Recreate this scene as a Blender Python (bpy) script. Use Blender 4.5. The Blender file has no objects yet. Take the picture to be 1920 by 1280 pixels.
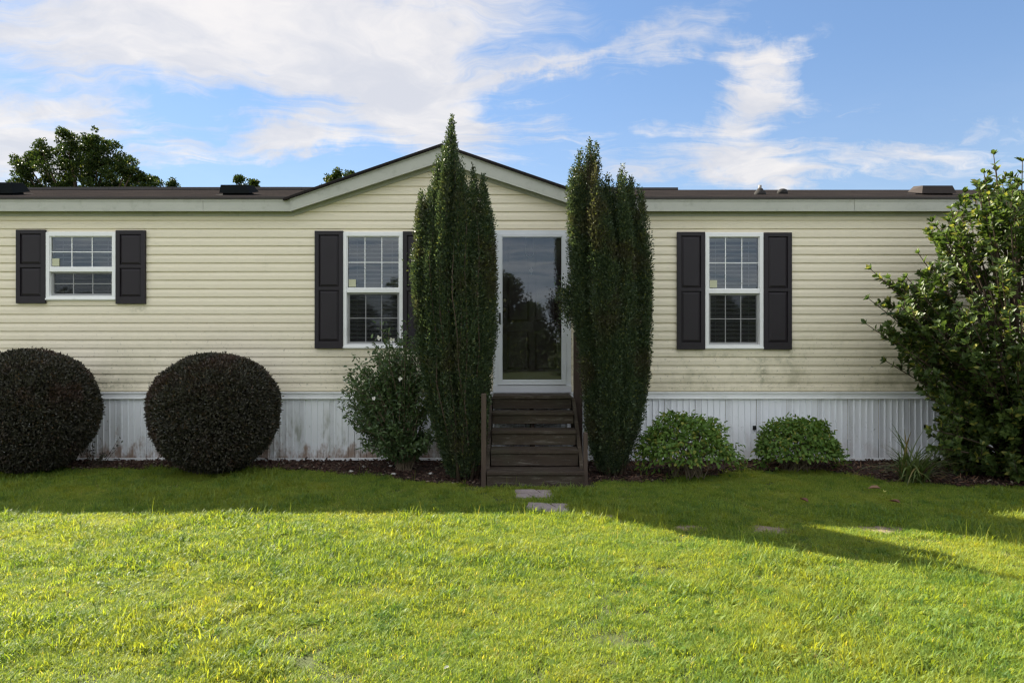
import bpy, math, random
import numpy as np
from mathutils import Vector

R = math.radians
rng = np.random.default_rng(7)
random.seed(7)
scene = bpy.context.scene
COL = scene.collection

# ------------------------------------------------------------------ camera
CAMZ, F = 1.6, 1280.0
cam_d = bpy.data.cameras.new("camera")
cam_d.lens, cam_d.sensor_width = 24.0, 36.0
cam_d.clip_end = 6000
cam = bpy.data.objects.new("camera", cam_d)
cam.location = (0, 0, CAMZ)
cam.rotation_euler = (R(90), 0, 0)
COL.objects.link(cam)
scene.camera = cam

# ------------------------------------------------------------------ light
SUN_TO = Vector((-1.0, 0.76, 1.0)).normalized()          # towards the sun
SUN_EL = math.asin(SUN_TO.z)
SUN_AZ = math.atan2(SUN_TO.x, SUN_TO.y)                   # from +Y, clockwise to +X
sun_d = bpy.data.lights.new("sun", 'SUN')
sun_d.energy, sun_d.angle, sun_d.color = 4.6, R(0.53), (1.0, 0.92, 0.77)
sun = bpy.data.objects.new("sun", sun_d)
sun.rotation_euler = SUN_TO.to_track_quat('Z', 'Y').to_euler()
sun.location = (-20, 15, 20)
COL.objects.link(sun)

SKY_STRENGTH = 0.055
CLOUD = 9.0
scene.view_settings.view_transform = 'Standard'
scene.view_settings.look = 'None'
scene.view_settings.gamma = 1.0
scene.view_settings.use_curve_mapping = False
scene.view_settings.exposure = 1.84
scene.cycles.max_bounces = 8
scene.cycles.transparent_max_bounces = 12
scene.cycles.use_denoising = True
scene.cycles.filter_width = 1.3
scene.cycles.sample_clamp_indirect = 4.0


class NT:
    """small node-tree helper"""
    def __init__(s, tree):
        s.t = tree
        tree.nodes.clear()

    def n(s, typ, **kw):
        nd = s.t.nodes.new(typ)
        for k, v in kw.items():
            if k == 'inp':
                for kk, vv in v.items():
                    s.put(nd.inputs[kk], vv)
            else:
                setattr(nd, k, v)
        return nd

    def put(s, sock, v):
        if isinstance(v, bpy.types.NodeSocket):
            s.t.links.new(v, sock)
        elif isinstance(v, (tuple, list)) and sock.type == 'RGBA' and len(v) == 3:
            sock.default_value = (*v, 1)
        else:
            sock.default_value = v

    def m(s, op, a, b=0.0, c=None, clamp=False):
        nd = s.n('ShaderNodeMath', operation=op, use_clamp=clamp)
        s.put(nd.inputs[0], a)
        s.put(nd.inputs[1], b)
        if c is not None:
            s.put(nd.inputs[2], c)
        return nd.outputs[0]

    def vm(s, op, a, b=(0, 0, 0)):
        nd = s.n('ShaderNodeVectorMath', operation=op)
        s.put(nd.inputs[0], a)
        s.put(nd.inputs[1], b)
        return nd.outputs[0]

    def mix(s, f, a, b, blend='MIX'):
        nd = s.n('ShaderNodeMix', data_type='RGBA', blend_type=blend)
        s.put(nd.inputs['Factor'], f)
        s.put(nd.inputs[6], a)
        s.put(nd.inputs[7], b)
        return nd.outputs[2]

    def noise(s, vec, scale, detail=4, rough=0.55, dist=0.0, out=0):
        nd = s.n('ShaderNodeTexNoise', inp={'Scale': scale, 'Detail': detail, 'Roughness': rough, 'Distortion': dist})
        if vec is not None:
            s.put(nd.inputs['Vector'], vec)
        return nd.outputs[out]

    def ramp(s, f, stops):
        nd = s.n('ShaderNodeValToRGB')
        cr = nd.color_ramp
        while len(cr.elements) < len(stops):
            cr.elements.new(0.5)
        for e, (p, c) in zip(cr.elements, stops):
            e.position = p
            e.color = (*c, 1) if isinstance(c, tuple) else (c, c, c, 1)
        s.put(nd.inputs[0], f)
        return nd.outputs[0]

    def smooth(s, v, a, b):
        nd = s.n('ShaderNodeMapRange', interpolation_type='SMOOTHSTEP')
        s.put(nd.inputs['Value'], v)
        s.put(nd.inputs['From Min'], a)
        s.put(nd.inputs['From Max'], b)
        return nd.outputs[0]

    def pos(s):
        return s.n('ShaderNodeNewGeometry').outputs['Position']

    def xyz(s, v):
        nd = s.n('ShaderNodeSeparateXYZ')
        s.put(nd.inputs[0], v)
        return nd.outputs

    def cxyz(s, x, y, z):
        nd = s.n('ShaderNodeCombineXYZ')
        for i, v in enumerate((x, y, z)):
            s.put(nd.inputs[i], v)
        return nd.outputs[0]

    def bump(s, h, dist=0.01, strength=0.5):
        nd = s.n('ShaderNodeBump', inp={'Height': h, 'Distance': dist, 'Strength': strength})
        return nd.outputs[0]


# ------------------------------------------------------------------ sky
world = bpy.data.worlds.new("World")
scene.world = world
world.cycles.sampling_method = 'NONE'
world.use_nodes = True
w = NT(world.node_tree)
sky = w.n('ShaderNodeTexSky', sky_type='NISHITA', sun_disc=False, sun_elevation=SUN_EL, sun_rotation=SUN_AZ,
          altitude=300, air_density=1.0, dust_density=0.05, ozone_density=3.0)
gdir = w.n('ShaderNodeTexCoord').outputs['Generated']
gx, gy, gz = w.xyz(gdir)
den = w.m('MAXIMUM', w.m('ADD', gz, 0.10), 0.03)
pu, pv = w.m('DIVIDE', gx, den), w.m('DIVIDE', gy, den)          # cloud layer seen as a flat sheet overhead
plane = w.cxyz(pu, pv, 0.0)
warp = w.vm('SCALE', w.vm('SUBTRACT', w.noise(plane, 1.1, 4, 0.6, out=1), (0.5, 0.5, 0.5)))
warp.node.inputs['Scale'].default_value = 0.9
pw = w.vm('ADD', plane, warp)
rot = w.n('ShaderNodeMapping', inp={'Rotation': (0, 0, R(35)), 'Scale': (0.75, 1.35, 1), 'Location': (3.1, 1.7, 0)})
w.put(rot.inputs[0], pw)
base = w.noise(rot.outputs[0], 1.0, 9, 0.60)
wisp_m = w.n('ShaderNodeMapping', inp={'Rotation': (0, 0, R(-62)), 'Scale': (0.8, 4.2, 1)})
w.put(wisp_m.inputs[0], pw)
wisp = w.noise(wisp_m.outputs[0], 1.6, 9, 0.66)
field = w.m('ADD', w.m('MULTIPLY', base, 0.52), w.m('MULTIPLY', wisp, 0.48))
# where the cloud banks stand on the dome: soft blobs around compass directions (u = x/y, v = z/y)
gyp = w.m('MAXIMUM', gy, 0.05)
U, V = w.m('DIVIDE', gx, gyp), w.m('DIVIDE', gz, gyp)
front = w.smooth(gy, 0.05, 0.35)
uv_w = w.vm('SCALE', w.vm('SUBTRACT', w.noise(w.cxyz(U, V, 0), 5.0, 6, 0.62, out=1), (0.5, 0.5, 0.5)))
uv_w.node.inputs['Scale'].default_value = 0.22
ux, uy, _ = w.xyz(uv_w)
U, V = w.m('ADD', U, ux), w.m('ADD', V, uy)
blobs = [  # px, py, sx, sy, angle, weight
    (330, 30, 520, 95, 0, .36), (60, 250, 300, 85, -6, .36), (640, 110, 190, 95, 12, .25), (770, 215, 150, 70, 30, .26),
    (560, 275, 65, 32, 0, .30), (540, 235, 40, 22, 0, .18), (1290, 40, 150, 42, -32, .18), (1060, 110, 150, 14, -17, .16),
    (1420, 190, 80, 125, 25, .25), (1380, 290, 170, 60, 0, .21), (1640, 300, 300, 34, -4, .15), (1030, 270, 230, 45, 4, .10),
    (400, 300, 90, 30, 0, .12), (1450, 85, 75, 45, 10, .22), (1430, 140, 60, 60, 25, .12),
    (350, 200, 150, 32, 8, -.12), (1700, 110, 260, 120, 0, -.16), (1010, 170, 130, 30, 0, -.10), (1200, 200, 90, 70, 0, -.12), (1420, 20, 60, 25, 0, -.14), (1300, 130, 40, 40, 0, -.10),
]
acc = None
for px, py, sx, sy, ang, wt in blobs:
    du = w.m('SUBTRACT', U, (px - 960) / F)
    dv = w.m('SUBTRACT', V, (640 - py) / F)
    ca, sa = math.cos(R(ang)), math.sin(R(ang))
    a = w.m('ADD', w.m('MULTIPLY', du, ca * F / sx), w.m('MULTIPLY', dv, -sa * F / sx))
    b = w.m('ADD', w.m('MULTIPLY', du, sa * F / sy), w.m('MULTIPLY', dv, ca * F / sy))
    r2 = w.m('ADD', w.m('MULTIPLY', a, a), w.m('MULTIPLY', b, b))
    g = w.m('MULTIPLY', w.m('EXPONENT', w.m('MULTIPLY', r2, -0.7)), wt)
    acc = g if acc is None else w.m('ADD', acc, g)
acc = w.m('MULTIPLY', acc, front)
field = w.m('ADD', w.m('MULTIPLY', w.m('SUBTRACT', field, 0.5), 1.45), 0.5)
cover = w.m('ADD', w.m('ADD', field, acc), w.m('ADD', 0.25, w.m('MULTIPLY', front, -0.275)))  # heavier unseen cloud behind the camera, added to brighten the shaded side
dens = w.smooth(cover, 0.50, 0.82)
haze_low = w.m('MULTIPLY', w.m('SUBTRACT', 1.0, w.smooth(gz, 0.0, 0.40)), 0.34)
dens = w.m('MAXIMUM', w.m('MULTIPLY', dens, 0.90), w.m('MULTIPLY', haze_low, 0.6))
shade = w.noise(pw, 2.2, 6, 0.6)
ccol = w.mix(w.smooth(shade, 0.35, 0.70), (CLOUD * .74, CLOUD * .77, CLOUD * .83), (CLOUD, CLOUD * .985, CLOUD * .96))
sunward = w.smooth(w.m('ADD', w.m('MULTIPLY', gx, -0.5), w.m('MULTIPLY', gy, 0.85)), -0.25, 0.55)     # clouds seen against the sun show their shaded side
ccol = w.mix(1.0, ccol, w.mix(sunward, (1, 1, 1), (0.57, 0.55, 0.54)), 'MULTIPLY')
lum = w.m('MULTIPLY', w.n('ShaderNodeRGBToBW', inp={0: sky.outputs[0]}).outputs[0], 0.16)
soft = w.m('DIVIDE', 1.26, w.m('ADD', 1.0, lum))                       # gentle roll-off of the bright glow round the sun
skys = w.vm('SCALE', sky.outputs[0])
w.put(skys.node.inputs['Scale'], soft)
skyc = w.mix(dens, skys, ccol)
bg = w.n('ShaderNodeBackground', inp={'Strength': SKY_STRENGTH, 'Color': skyc})
w.t.links.new(bg.outputs[0], w.n('ShaderNodeOutputWorld').inputs[0])


# ------------------------------------------------------------------ materials
def mat(name, build):
    m = bpy.data.materials.new(name)
    m.use_nodes = True
    t = NT(m.node_tree)
    surf = build(t)
    t.t.links.new(surf, t.n('ShaderNodeOutputMaterial').inputs[0])
    return m


def pbsdf(t, color, rough=0.5, normal=None, metal=0.0, spec=0.5):
    nd = t.n('ShaderNodeBsdfPrincipled', inp={'Base Color': color, 'Roughness': rough, 'Metallic': metal,
                                              'Specular IOR Level': spec})
    if normal is not None:
        t.put(nd.inputs['Normal'], normal)
    return nd.outputs[0]


def m_siding(t):
    p = t.pos()
    x, y, z = t.xyz(p)
    tone = t.noise(p, 0.7, 4)
    fine = t.noise(t.vm('MULTIPLY', p, (3, 1, 14)), 3.0, 5, 0.6)
    rnd = t.n('ShaderNodeObjectInfo').outputs['Random']
    c = t.mix(tone, (0.78, 0.70, 0.53), (0.86, 0.78, 0.60))
    c = t.mix(t.m('MULTIPLY', rnd, 0.22), c, (0.89, 0.82, 0.64))
    c = t.mix(t.m('MULTIPLY', t.smooth(fine, 0.5, 0.8), 0.25), c, (0.52, 0.49, 0.38))
    # algae, thick at the bottom courses, in blotches that drip
    blot = t.noise(t.vm('MULTIPLY', p, (1.0, 1, 0.9)), 1.5, 7, 0.68, 0.3)
    low = t.m('SUBTRACT', 1.0, t.smooth(z, 0.95, 2.1))
    right = t.m('ADD', 0.55, t.m('MULTIPLY', t.smooth(x, 1.0, 5.0), 0.75))
    alg = t.m('MULTIPLY', t.m('MULTIPLY', t.smooth(blot, 0.42, 0.68), low), right)
    c = t.mix(t.m('MULTIPLY', alg, 0.52, clamp=True), c, (0.27, 0.255, 0.13))
    speck = t.noise(p, 26, 4, 0.7)
    c = t.mix(t.m('MULTIPLY', t.m('MULTIPLY', t.smooth(speck, 0.58, 0.72), t.m('ADD', low, 0.12)), 0.55), c, (0.10, 0.10, 0.06))
    # one dark mildew streak under the right window
    for sx, sz, wx, wz, k in ((3.33, 1.20, .055, .16, .8), (3.70, 1.40, .05, .22, .4), (-5.42, 1.02, .28, .05, .6), (-4.95, 2.02, .12, .05, .3), (2.75, 1.42, .25, .03, .4), (3.42, 1.36, .30, .03, .4)):
        a = t.m('DIVIDE', t.m('SUBTRACT', x, sx), wx)
        b = t.m('DIVIDE', t.m('SUBTRACT', z, sz), wz)
        g = t.m('EXPONENT', t.m('MULTIPLY', t.m('ADD', t.m('MULTIPLY', a, a), t.m('MULTIPLY', b, b)), -1.0))
        g = t.m('MULTIPLY', t.m('MULTIPLY', g, t.smooth(t.noise(p, 14, 5, 0.7), 0.38, 0.62)), k)
        c = t.mix(g, c, (0.12, 0.14, 0.06))
    nb = t.bump(t.noise(t.vm('MULTIPLY', p, (4, 1, 30)), 4, 4), 0.002, 0.35)
    return pbsdf(t, c, 0.48, nb, spec=0.35)


def m_white(t, base=(0.88, 0.88, 0.87)):
    p = t.pos()
    n1 = t.noise(p, 2.0, 6, 0.65)
    c = t.mix(t.m('MULTIPLY', t.smooth(n1, 0.52, 0.75), 0.4), base, (0.42, 0.43, 0.38))
    return pbsdf(t, c, 0.45, t.bump(t.noise(p, 30, 3), 0.001, 0.3))


def m_fascia(t):
    p = t.pos()
    n1 = t.noise(t.vm('MULTIPLY', p, (1, 1, 2.5)), 1.6, 7, 0.66)
    n2 = t.noise(p, 9, 5, 0.7)
    c = t.mix(n1, (0.36, 0.37, 0.32), (0.52, 0.52, 0.45))
    c = t.mix(t.m('MULTIPLY', t.smooth(n2, 0.5, 0.75), 0.4), c, (0.25, 0.26, 0.20))
    return pbsdf(t, c, 0.5, t.bump(t.noise(p, 6, 3), 0.003, 0.3))


def m_skirt(t):
    p = t.pos()
    x, y, z = t.xyz(p)
    c = t.mix(t.noise(p, 1.2, 3), (0.88, 0.90, 0.92), (0.92, 0.94, 0.96))
    # perforated strip: rows of tiny holes, one strip per 0.406 m
    fx = t.m('FRACT', t.m('DIVIDE', t.m('ADD', x, 40.6), 0.406))
    strip = t.m('MULTIPLY', t.m('GREATER_THAN', fx, 0.03), t.m('LESS_THAN', fx, 0.17))
    dx = t.m('SUBTRACT', t.m('FRACT', t.m('ADD', t.m('MULTIPLY', x, 80.0), t.m('MULTIPLY', t.m('FLOOR', t.m('MULTIPLY', z, 80.0)), 0.5))), 0.5)
    dz = t.m('SUBTRACT', t.m('FRACT', t.m('MULTIPLY', z, 80.0)), 0.5)
    hole = t.m('LESS_THAN', t.m('ADD', t.m('MULTIPLY', dx, dx), t.m('MULTIPLY', dz, dz)), 0.075)
    c = t.mix(t.m('MULTIPLY', t.m('MULTIPLY', hole, strip), 0.7), c, (0.10, 0.10, 0.10))
    # green-grey drip stains, mostly on the left half, and mud splashed up from the bed
    leftw = t.m('SUBTRACT', 1.0, t.smooth(x, -1.0, 1.5))
    s1 = t.smooth(t.noise(t.vm('MULTIPLY', p, (4.2, 1, 1.2)), 1.4, 6, 0.65), 0.50, 0.72)
    mid = t.m('SUBTRACT', 1.0, t.smooth(z, 0.45, 0.80))
    c = t.mix(t.m('MULTIPLY', t.m('MULTIPLY', s1, mid), t.m('ADD', 0.12, t.m('MULTIPLY', leftw, 0.6))), c, (0.26, 0.27, 0.18))
    s2 = t.smooth(t.m('ADD', t.noise(t.vm('MULTIPLY', p, (2.2, 1, 1)), 3.0, 7, 0.7), t.m('MULTIPLY', z, -0.55)), 0.33, 0.55)
    c = t.mix(t.m('MULTIPLY', s2, t.m('ADD', 0.22, t.m('MULTIPLY', leftw, 0.62))), c, (0.27, 0.155, 0.085))
    s3 = t.smooth(t.noise(p, 30, 4, 0.75), 0.60, 0.72)
    c = t.mix(t.m('MULTIPLY', t.m('MULTIPLY', s3, mid), 0.5), c, (0.10, 0.09, 0.07))
    return pbsdf(t, c, 0.42)


def m_plain(col, rough=0.5, var=0.25, scale=8, metal=0.0, spec=0.5, bump=0.0):
    def f(t):
        p = t.n('ShaderNodeTexCoord').outputs['Object']
        n1 = t.noise(p, scale, 5, 0.6)
        dark = tuple(v * (1 - var) for v in col)
        lite = tuple(min(1, v * (1 + var)) for v in col)
        nb = t.bump(t.noise(p, scale * 6, 4), 0.004, bump) if bump else None
        return pbsdf(t, t.mix(n1, dark, lite), rough, nb, metal, spec)
    return f


def m_wood(t):
    p = t.pos()
    g = t.noise(t.vm('MULTIPLY', p, (1.2, 9, 14)), 3.0, 6, 0.65, 0.4)
    b = t.noise(p, 2.3, 5, 0.6)
    ob = t.n('ShaderNodeObjectInfo').outputs['Random']
    c = t.mix(g, (0.014, 0.010, 0.009), (0.066, 0.046, 0.034))
    c = t.mix(t.m('MULTIPLY', ob, 0.6), c, t.mix(g, (0.030, 0.022, 0.014), (0.075, 0.058, 0.032)))
    c = t.mix(t.m('MULTIPLY', t.smooth(t.noise(t.vm('MULTIPLY', p, (0.6, 5, 5)), 6.0, 6, 0.75), 0.52, 0.72), 0.65), c, (0.21, 0.19, 0.16))
    c = t.mix(t.m('MULTIPLY', t.smooth(b, 0.45, 0.75), 0.55), c, (0.055, 0.055, 0.036))
    c = t.mix(t.m('MULTIPLY', t.smooth(t.noise(p, 40, 3, 0.7), 0.62, 0.75), 0.5), c, (0.24, 0.23, 0.20))
    return pbsdf(t, c, 0.75, t.bump(g, 0.004, 0.6), spec=0.25)


def m_postwood(t):
    p = t.pos()
    g = t.noise(t.vm('MULTIPLY', p, (14, 14, 1.2)), 3.0, 6, 0.65, 0.4)
    c = t.mix(g, (0.035, 0.025, 0.020), (0.105, 0.075, 0.058))
    return pbsdf(t, c, 0.75, t.bump(g, 0.004, 0.6), spec=0.25)


def m_shingle(t):
    p = t.pos()
    x, y, z = t.xyz(p)
    br = t.n('ShaderNodeTexBrick', inp={'Color1': (0.026, 0.022, 0.021), 'Color2': (0.014, 0.013, 0.0135), 'Mortar': (0.008, 0.007, 0.007),
                                        'Scale': 1.0, 'Mortar Size': 0.006, 'Brick Width': 0.30, 'Row Height': 0.14, 'Bias': 0.0})
    t.put(br.inputs['Vector'], t.cxyz(x, y, 0.0))
    g = t.noise(p, 160, 2, 0.7)
    c = t.mix(t.m('MULTIPLY', g, 0.5), br.outputs['Color'], (0.040, 0.035, 0.034))
    return pbsdf(t, c, 0.95, t.bump(g, 0.004, 0.8), spec=0.0)


def m_glass(t):
    fr = t.n('ShaderNodeFresnel', inp={'IOR': 1.85}).outputs[0]
    p = t.pos()
    wob = t.bump(t.noise(p, 1.7, 2), 0.004, 0.10)
    gl = t.n('ShaderNodeBsdfGlossy', inp={'Color': (0.82, 0.91, 1.0), 'Roughness': 0.02, 'Normal': wob}).outputs[0]
    tr = t.n('ShaderNodeBsdfTransparent', inp={'Color': (0.62, 0.64, 0.64)}).outputs[0]
    dust = t.n('ShaderNodeBsdfDiffuse', inp={'Color': (0.35, 0.35, 0.33)}).outputs[0]
    mx = t.n('ShaderNodeMixShader', inp={0: fr, 1: tr, 2: gl}).outputs[0]
    df = t.m('MULTIPLY', t.smooth(t.noise(t.vm('MULTIPLY', p, (1, 1, .6)), 3.2, 6, 0.7), 0.45, 0.8), 0.10)
    return t.n('ShaderNodeMixShader', inp={0: df, 1: mx, 2: dust}).outputs[0]


def m_leaf(dark, lite, trans=0.35, rough=0.42, odd=None, spec=0.5, patch=None):
    def f(t):
        r = t.n('ShaderNodeAttribute', attribute_name='rnd').outputs['Fac']
        p = t.pos()
        c = t.mix(r, dark, lite)
        if patch:
            c = t.mix(t.m('MULTIPLY', t.smooth(t.noise(p, patch[1], 3, 0.6), 0.50, 0.66), patch[2]), c, patch[0])
        if odd:
            c = t.mix(t.m('MULTIPLY', t.m('GREATER_THAN', r, 1 - odd[1]), 0.85), c, odd[0])
        b = pbsdf(t, c, rough, spec=spec)
        tl = t.n('ShaderNodeBsdfTranslucent', inp={'Color': t.mix(0.5, c, t.mix(1.0, c, (1.5, 1.55, 0.5), 'MULTIPLY'))}).outputs[0]
        return t.n('ShaderNodeMixShader', inp={0: trans, 1: b, 2: tl}).outputs[0]
    return f


def m_grass(t):
    p = t.pos()
    r = t.n('ShaderNodeAttribute', attribute_name='rnd').outputs['Fac']
    ir = t.n('ShaderNodeObjectInfo').outputs['Random']
    n1 = t.noise(p, 0.9, 5, 0.62)
    n2 = t.noise(p, 5.0, 4, 0.6)
    c = t.mix(r, (0.072, 0.142, 0.034), (0.285, 0.385, 0.064))
    c = t.mix(t.m('MULTIPLY', t.smooth(n1, 0.42, 0.68), 0.5), c, (0.290, 0.325, 0.060))
    c = t.mix(t.m('MULTIPLY', t.smooth(n2, 0.50, 0.68), 0.60), c, (0.062, 0.155, 0.036))
    dry = t.m('GREATER_THAN', t.m('ADD', t.m('MULTIPLY', ir, 0.55), t.m('MULTIPLY', r, 0.45)), 0.865)
    c = t.mix(t.m('MULTIPLY', dry, 0.65), c, (0.46, 0.39, 0.18))
    b = pbsdf(t, c, 0.5, spec=0.2)
    tl = t.n('ShaderNodeBsdfTranslucent', inp={'Color': t.mix(1.0, c, (2.12, 1.68, 0.50), 'MULTIPLY')}).outputs[0]
    return t.n('ShaderNodeMixShader', inp={0: 0.50, 1: b, 2: tl}).outputs[0]


def m_ground(t):
    p = t.pos()
    n1 = t.noise(p, 0.8, 5, 0.6)
    n2 = t.noise(p, 22, 5, 0.7)
    c = t.mix(n2, (0.035, 0.050, 0.018), (0.100, 0.115, 0.040))
    c = t.mix(t.m('MULTIPLY', t.smooth(n1, 0.5, 0.7), 0.5), c, (0.12, 0.10, 0.05))
    return pbsdf(t, c, 0.9, t.bump(n2, 0.02, 0.7), spec=0.2)


def m_soil(a, b):
    def f(t):
        p = t.pos()
        n2 = t.noise(p, 18, 6, 0.7)
        c = t.mix(n2, a, b)
        c = t.mix(t.m('MULTIPLY', t.smooth(t.noise(p, 1.3, 4), 0.5, 0.65), 0.4), c, tuple(0.6 * v for v in b))
        return pbsdf(t, c, 0.95, t.bump(n2, 0.02, 0.8), spec=0.15)
    return f


def m_chip(t):
    r = t.n('ShaderNodeAttribute', attribute_name='rnd').outputs['Fac']
    c = t.ramp(r, [(0, (0.030, 0.018, 0.014)), (0.55, (0.085, 0.046, 0.034)), (0.9, (0.15, 0.10, 0.075)), (1, (0.30, 0.25, 0.19))])
    return pbsdf(t, c, 0.9, spec=0.2)


def m_stone(t):
    p = t.pos()
    n1 = t.noise(p, 7, 6, 0.65)
    c = t.mix(n1, (0.17, 0.14, 0.135), (0.38, 0.32, 0.30))
    c = t.mix(t.m('MULTIPLY', t.smooth(t.noise(p, 40, 4, 0.7), 0.55, 0.7), 0.5), c, (0.12, 0.115, 0.09))
    return pbsdf(t, c, 0.88, t.bump(n1, 0.01, 0.6), spec=0.2)


def m_screen(t):
    tr = t.n('ShaderNodeBsdfTransparent', inp={'Color': (1, 1, 1)}).outputs[0]
    df = t.n('ShaderNodeBsdfDiffuse', inp={'Color': (0.035, 0.036, 0.038)}).outputs[0]
    return t.n('ShaderNodeMixShader', inp={0: 0.42, 1: tr, 2: df}).outputs[0]


MAT = {
    'screen': mat('dark_insect_screen', m_screen),
    'siding': mat('cream_vinyl_siding', m_siding),
    'white': mat('white_vinyl', m_white),
    'trimwhite': mat('weathered_white_trim', lambda t: m_white(t, (0.88, 0.89, 0.88))),
    'alu': mat('painted_aluminium', m_plain((0.66, 0.68, 0.70), 0.35, 0.10, 3)),
    'fascia': mat('grey_metal_fascia', m_fascia),
    'cream': mat('cream_plastic', m_plain((0.66, 0.60, 0.44), 0.5, 0.08)),
    'skirt': mat('white_vinyl_skirting', m_skirt),
    'shutter': mat('dark_shutter_plastic', m_plain((0.020, 0.016, 0.020), 0.55, 0.25, 3, spec=0.35, bump=0.15)),
    'black': mat('black_plastic', m_plain((0.012, 0.012, 0.013), 0.45, 0.1)),
    'wood': mat('weathered_step_wood', m_wood),
    'post': mat('weathered_post_wood', m_postwood),
    'shingle': mat('brown_shingle', m_shingle),
    'drip': mat('dark_drip_edge', m_plain((0.035, 0.030, 0.028), 0.7, 0.2)),
    'vent_dark': mat('black_vent_metal', m_plain((0.012, 0.014, 0.014), 0.9, 0.2, spec=0.05)),
    'vent_brown': mat('brown_grey_vent_metal', m_plain((0.050, 0.042, 0.039), 0.8, 0.2, spec=0.1)),
    'pipe': mat('pale_pvc_pipe', m_plain((0.22, 0.20, 0.18), 0.5, 0.1)),
    'boot': mat('grey_rubber_boot', m_plain((0.034, 0.032, 0.030), 0.8, 0.2, spec=0.1)),
    'glass': mat('window_glass', m_glass),
    'room': mat('dim_room_paint', m_plain((0.20, 0.18, 0.16), 0.9, 0.1)),
    'blind': mat('white_blind_slat', m_plain((0.66, 0.64, 0.60), 0.5, 0.05)),
    'sticker': mat('cream_paper_sticker', m_plain((0.55, 0.55, 0.38), 0.7, 0.12)),
    'door': mat('dark_red_entry_door', m_plain((0.075, 0.040, 0.040), 0.45, 0.15, 2)),
    'brass': mat('tarnished_brass', m_plain((0.55, 0.45, 0.28), 0.3, 0.1, metal=0.9)),
    'nickel': mat('white_enamel', m_plain((0.72, 0.72, 0.70), 0.4, 0.05)),
    'box_leaf': mat('dark_boxy_shrub_leaf', m_leaf((0.024, 0.024, 0.018), (0.098, 0.092, 0.066), 0.20, 0.42, ((0.10, 0.06, 0.03), .05), spec=0.3, patch=((0.085, 0.046, 0.036), 2.2, 0.65))),
    'holly_leaf': mat('small_holly_leaf', m_leaf((0.026, 0.046, 0.026), (0.115, 0.155, 0.080), 0.28, 0.36, ((0.16, 0.17, 0.05), .07), spec=0.25, patch=((0.100, 0.072, 0.045), 2.0, 0.55))),
    'rose_leaf': mat('grey_green_shrub_leaf', m_leaf((0.045, 0.085, 0.034), (0.140, 0.205, 0.080), 0.35, 0.45)),
    'hyd_leaf': mat('bright_broad_leaf', m_leaf((0.080, 0.155, 0.030), (0.175, 0.275, 0.058), 0.38, 0.42, ((0.26, 0.26, 0.05), .10), spec=0.2)),
    'big_leaf': mat('glossy_laurel_leaf', m_leaf((0.038, 0.070, 0.020), (0.125, 0.175, 0.042), 0.38, 0.42, ((0.30, 0.29, 0.06), .07), spec=0.3)),
    'lily_leaf': mat('strap_leaf', m_leaf((0.075, 0.115, 0.036), (0.180, 0.230, 0.075), 0.35, 0.42, ((0.26, 0.19, 0.08), .18))),
    'tree_leaf': mat('far_tree_leaf', m_leaf((0.015, 0.030, 0.008), (0.046, 0.070, 0.016), 0.32, 0.45, ((0.13, 0.14, 0.03), .08), spec=0.15)),
    'petal': mat('white_petal', m_leaf((0.70, 0.66, 0.66), (0.82, 0.80, 0.79), 0.3, 0.6)),
    'dead_leaf': mat('brown_dead_leaf', m_leaf((0.14, 0.055, 0.035), (0.26, 0.15, 0.09), 0.2, 0.7)),
    'yellow_leaf': mat('yellow_fallen_leaf', m_leaf((0.5, 0.48, 0.10), (0.55, 0.5, 0.12), 0.2, 0.6)),
    'bark': mat('brown_bark', m_plain((0.085, 0.062, 0.047), 0.9, 0.45, 14, spec=0.15, bump=0.6)),
    'twig': mat('pale_twig', m_plain((0.17, 0.135, 0.095), 0.85, 0.4, 14, spec=0.15)),
    'grass': mat('grass_blade', m_grass),
    'ground': mat('lawn_soil', m_ground),
    'mulch': mat('dark_mulch_soil', m_soil((0.022, 0.015, 0.012), (0.075, 0.050, 0.040))),
    'sand': mat('bare_sandy_soil', m_soil((0.12, 0.09, 0.065), (0.36, 0.28, 0.20))),
    'chip': mat('bark_chip', m_chip),
    'stone': mat('stepping_stone_concrete', m_stone),
    'pebble': mat('pale_pebble', m_plain((0.52, 0.50, 0.46), 0.8, 0.15, 12)),
}


# ------------------------------------------------------------------ helpers
def WX(px, Y=9.1):
    return (px - 960) * Y / F


def WZ(py, Y=9.1):
    return CAMZ + (640 - py) * Y / F


def link(o, parent=None):
    COL.objects.link(o)
    if parent is not None:
        o.parent = parent
    return o


def empty(name, loc=(0, 0, 0)):
    o = bpy.data.objects.new(name, None)
    o.empty_display_size = 0.2
    o.location = loc
    return link(o)


def tag(o, label=None, cat=None, group=None, kind=None):
    for k, v in (('label', label), ('category', cat), ('group', group), ('kind', kind)):
        if v:
            o[k] = v
    return o


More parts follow.
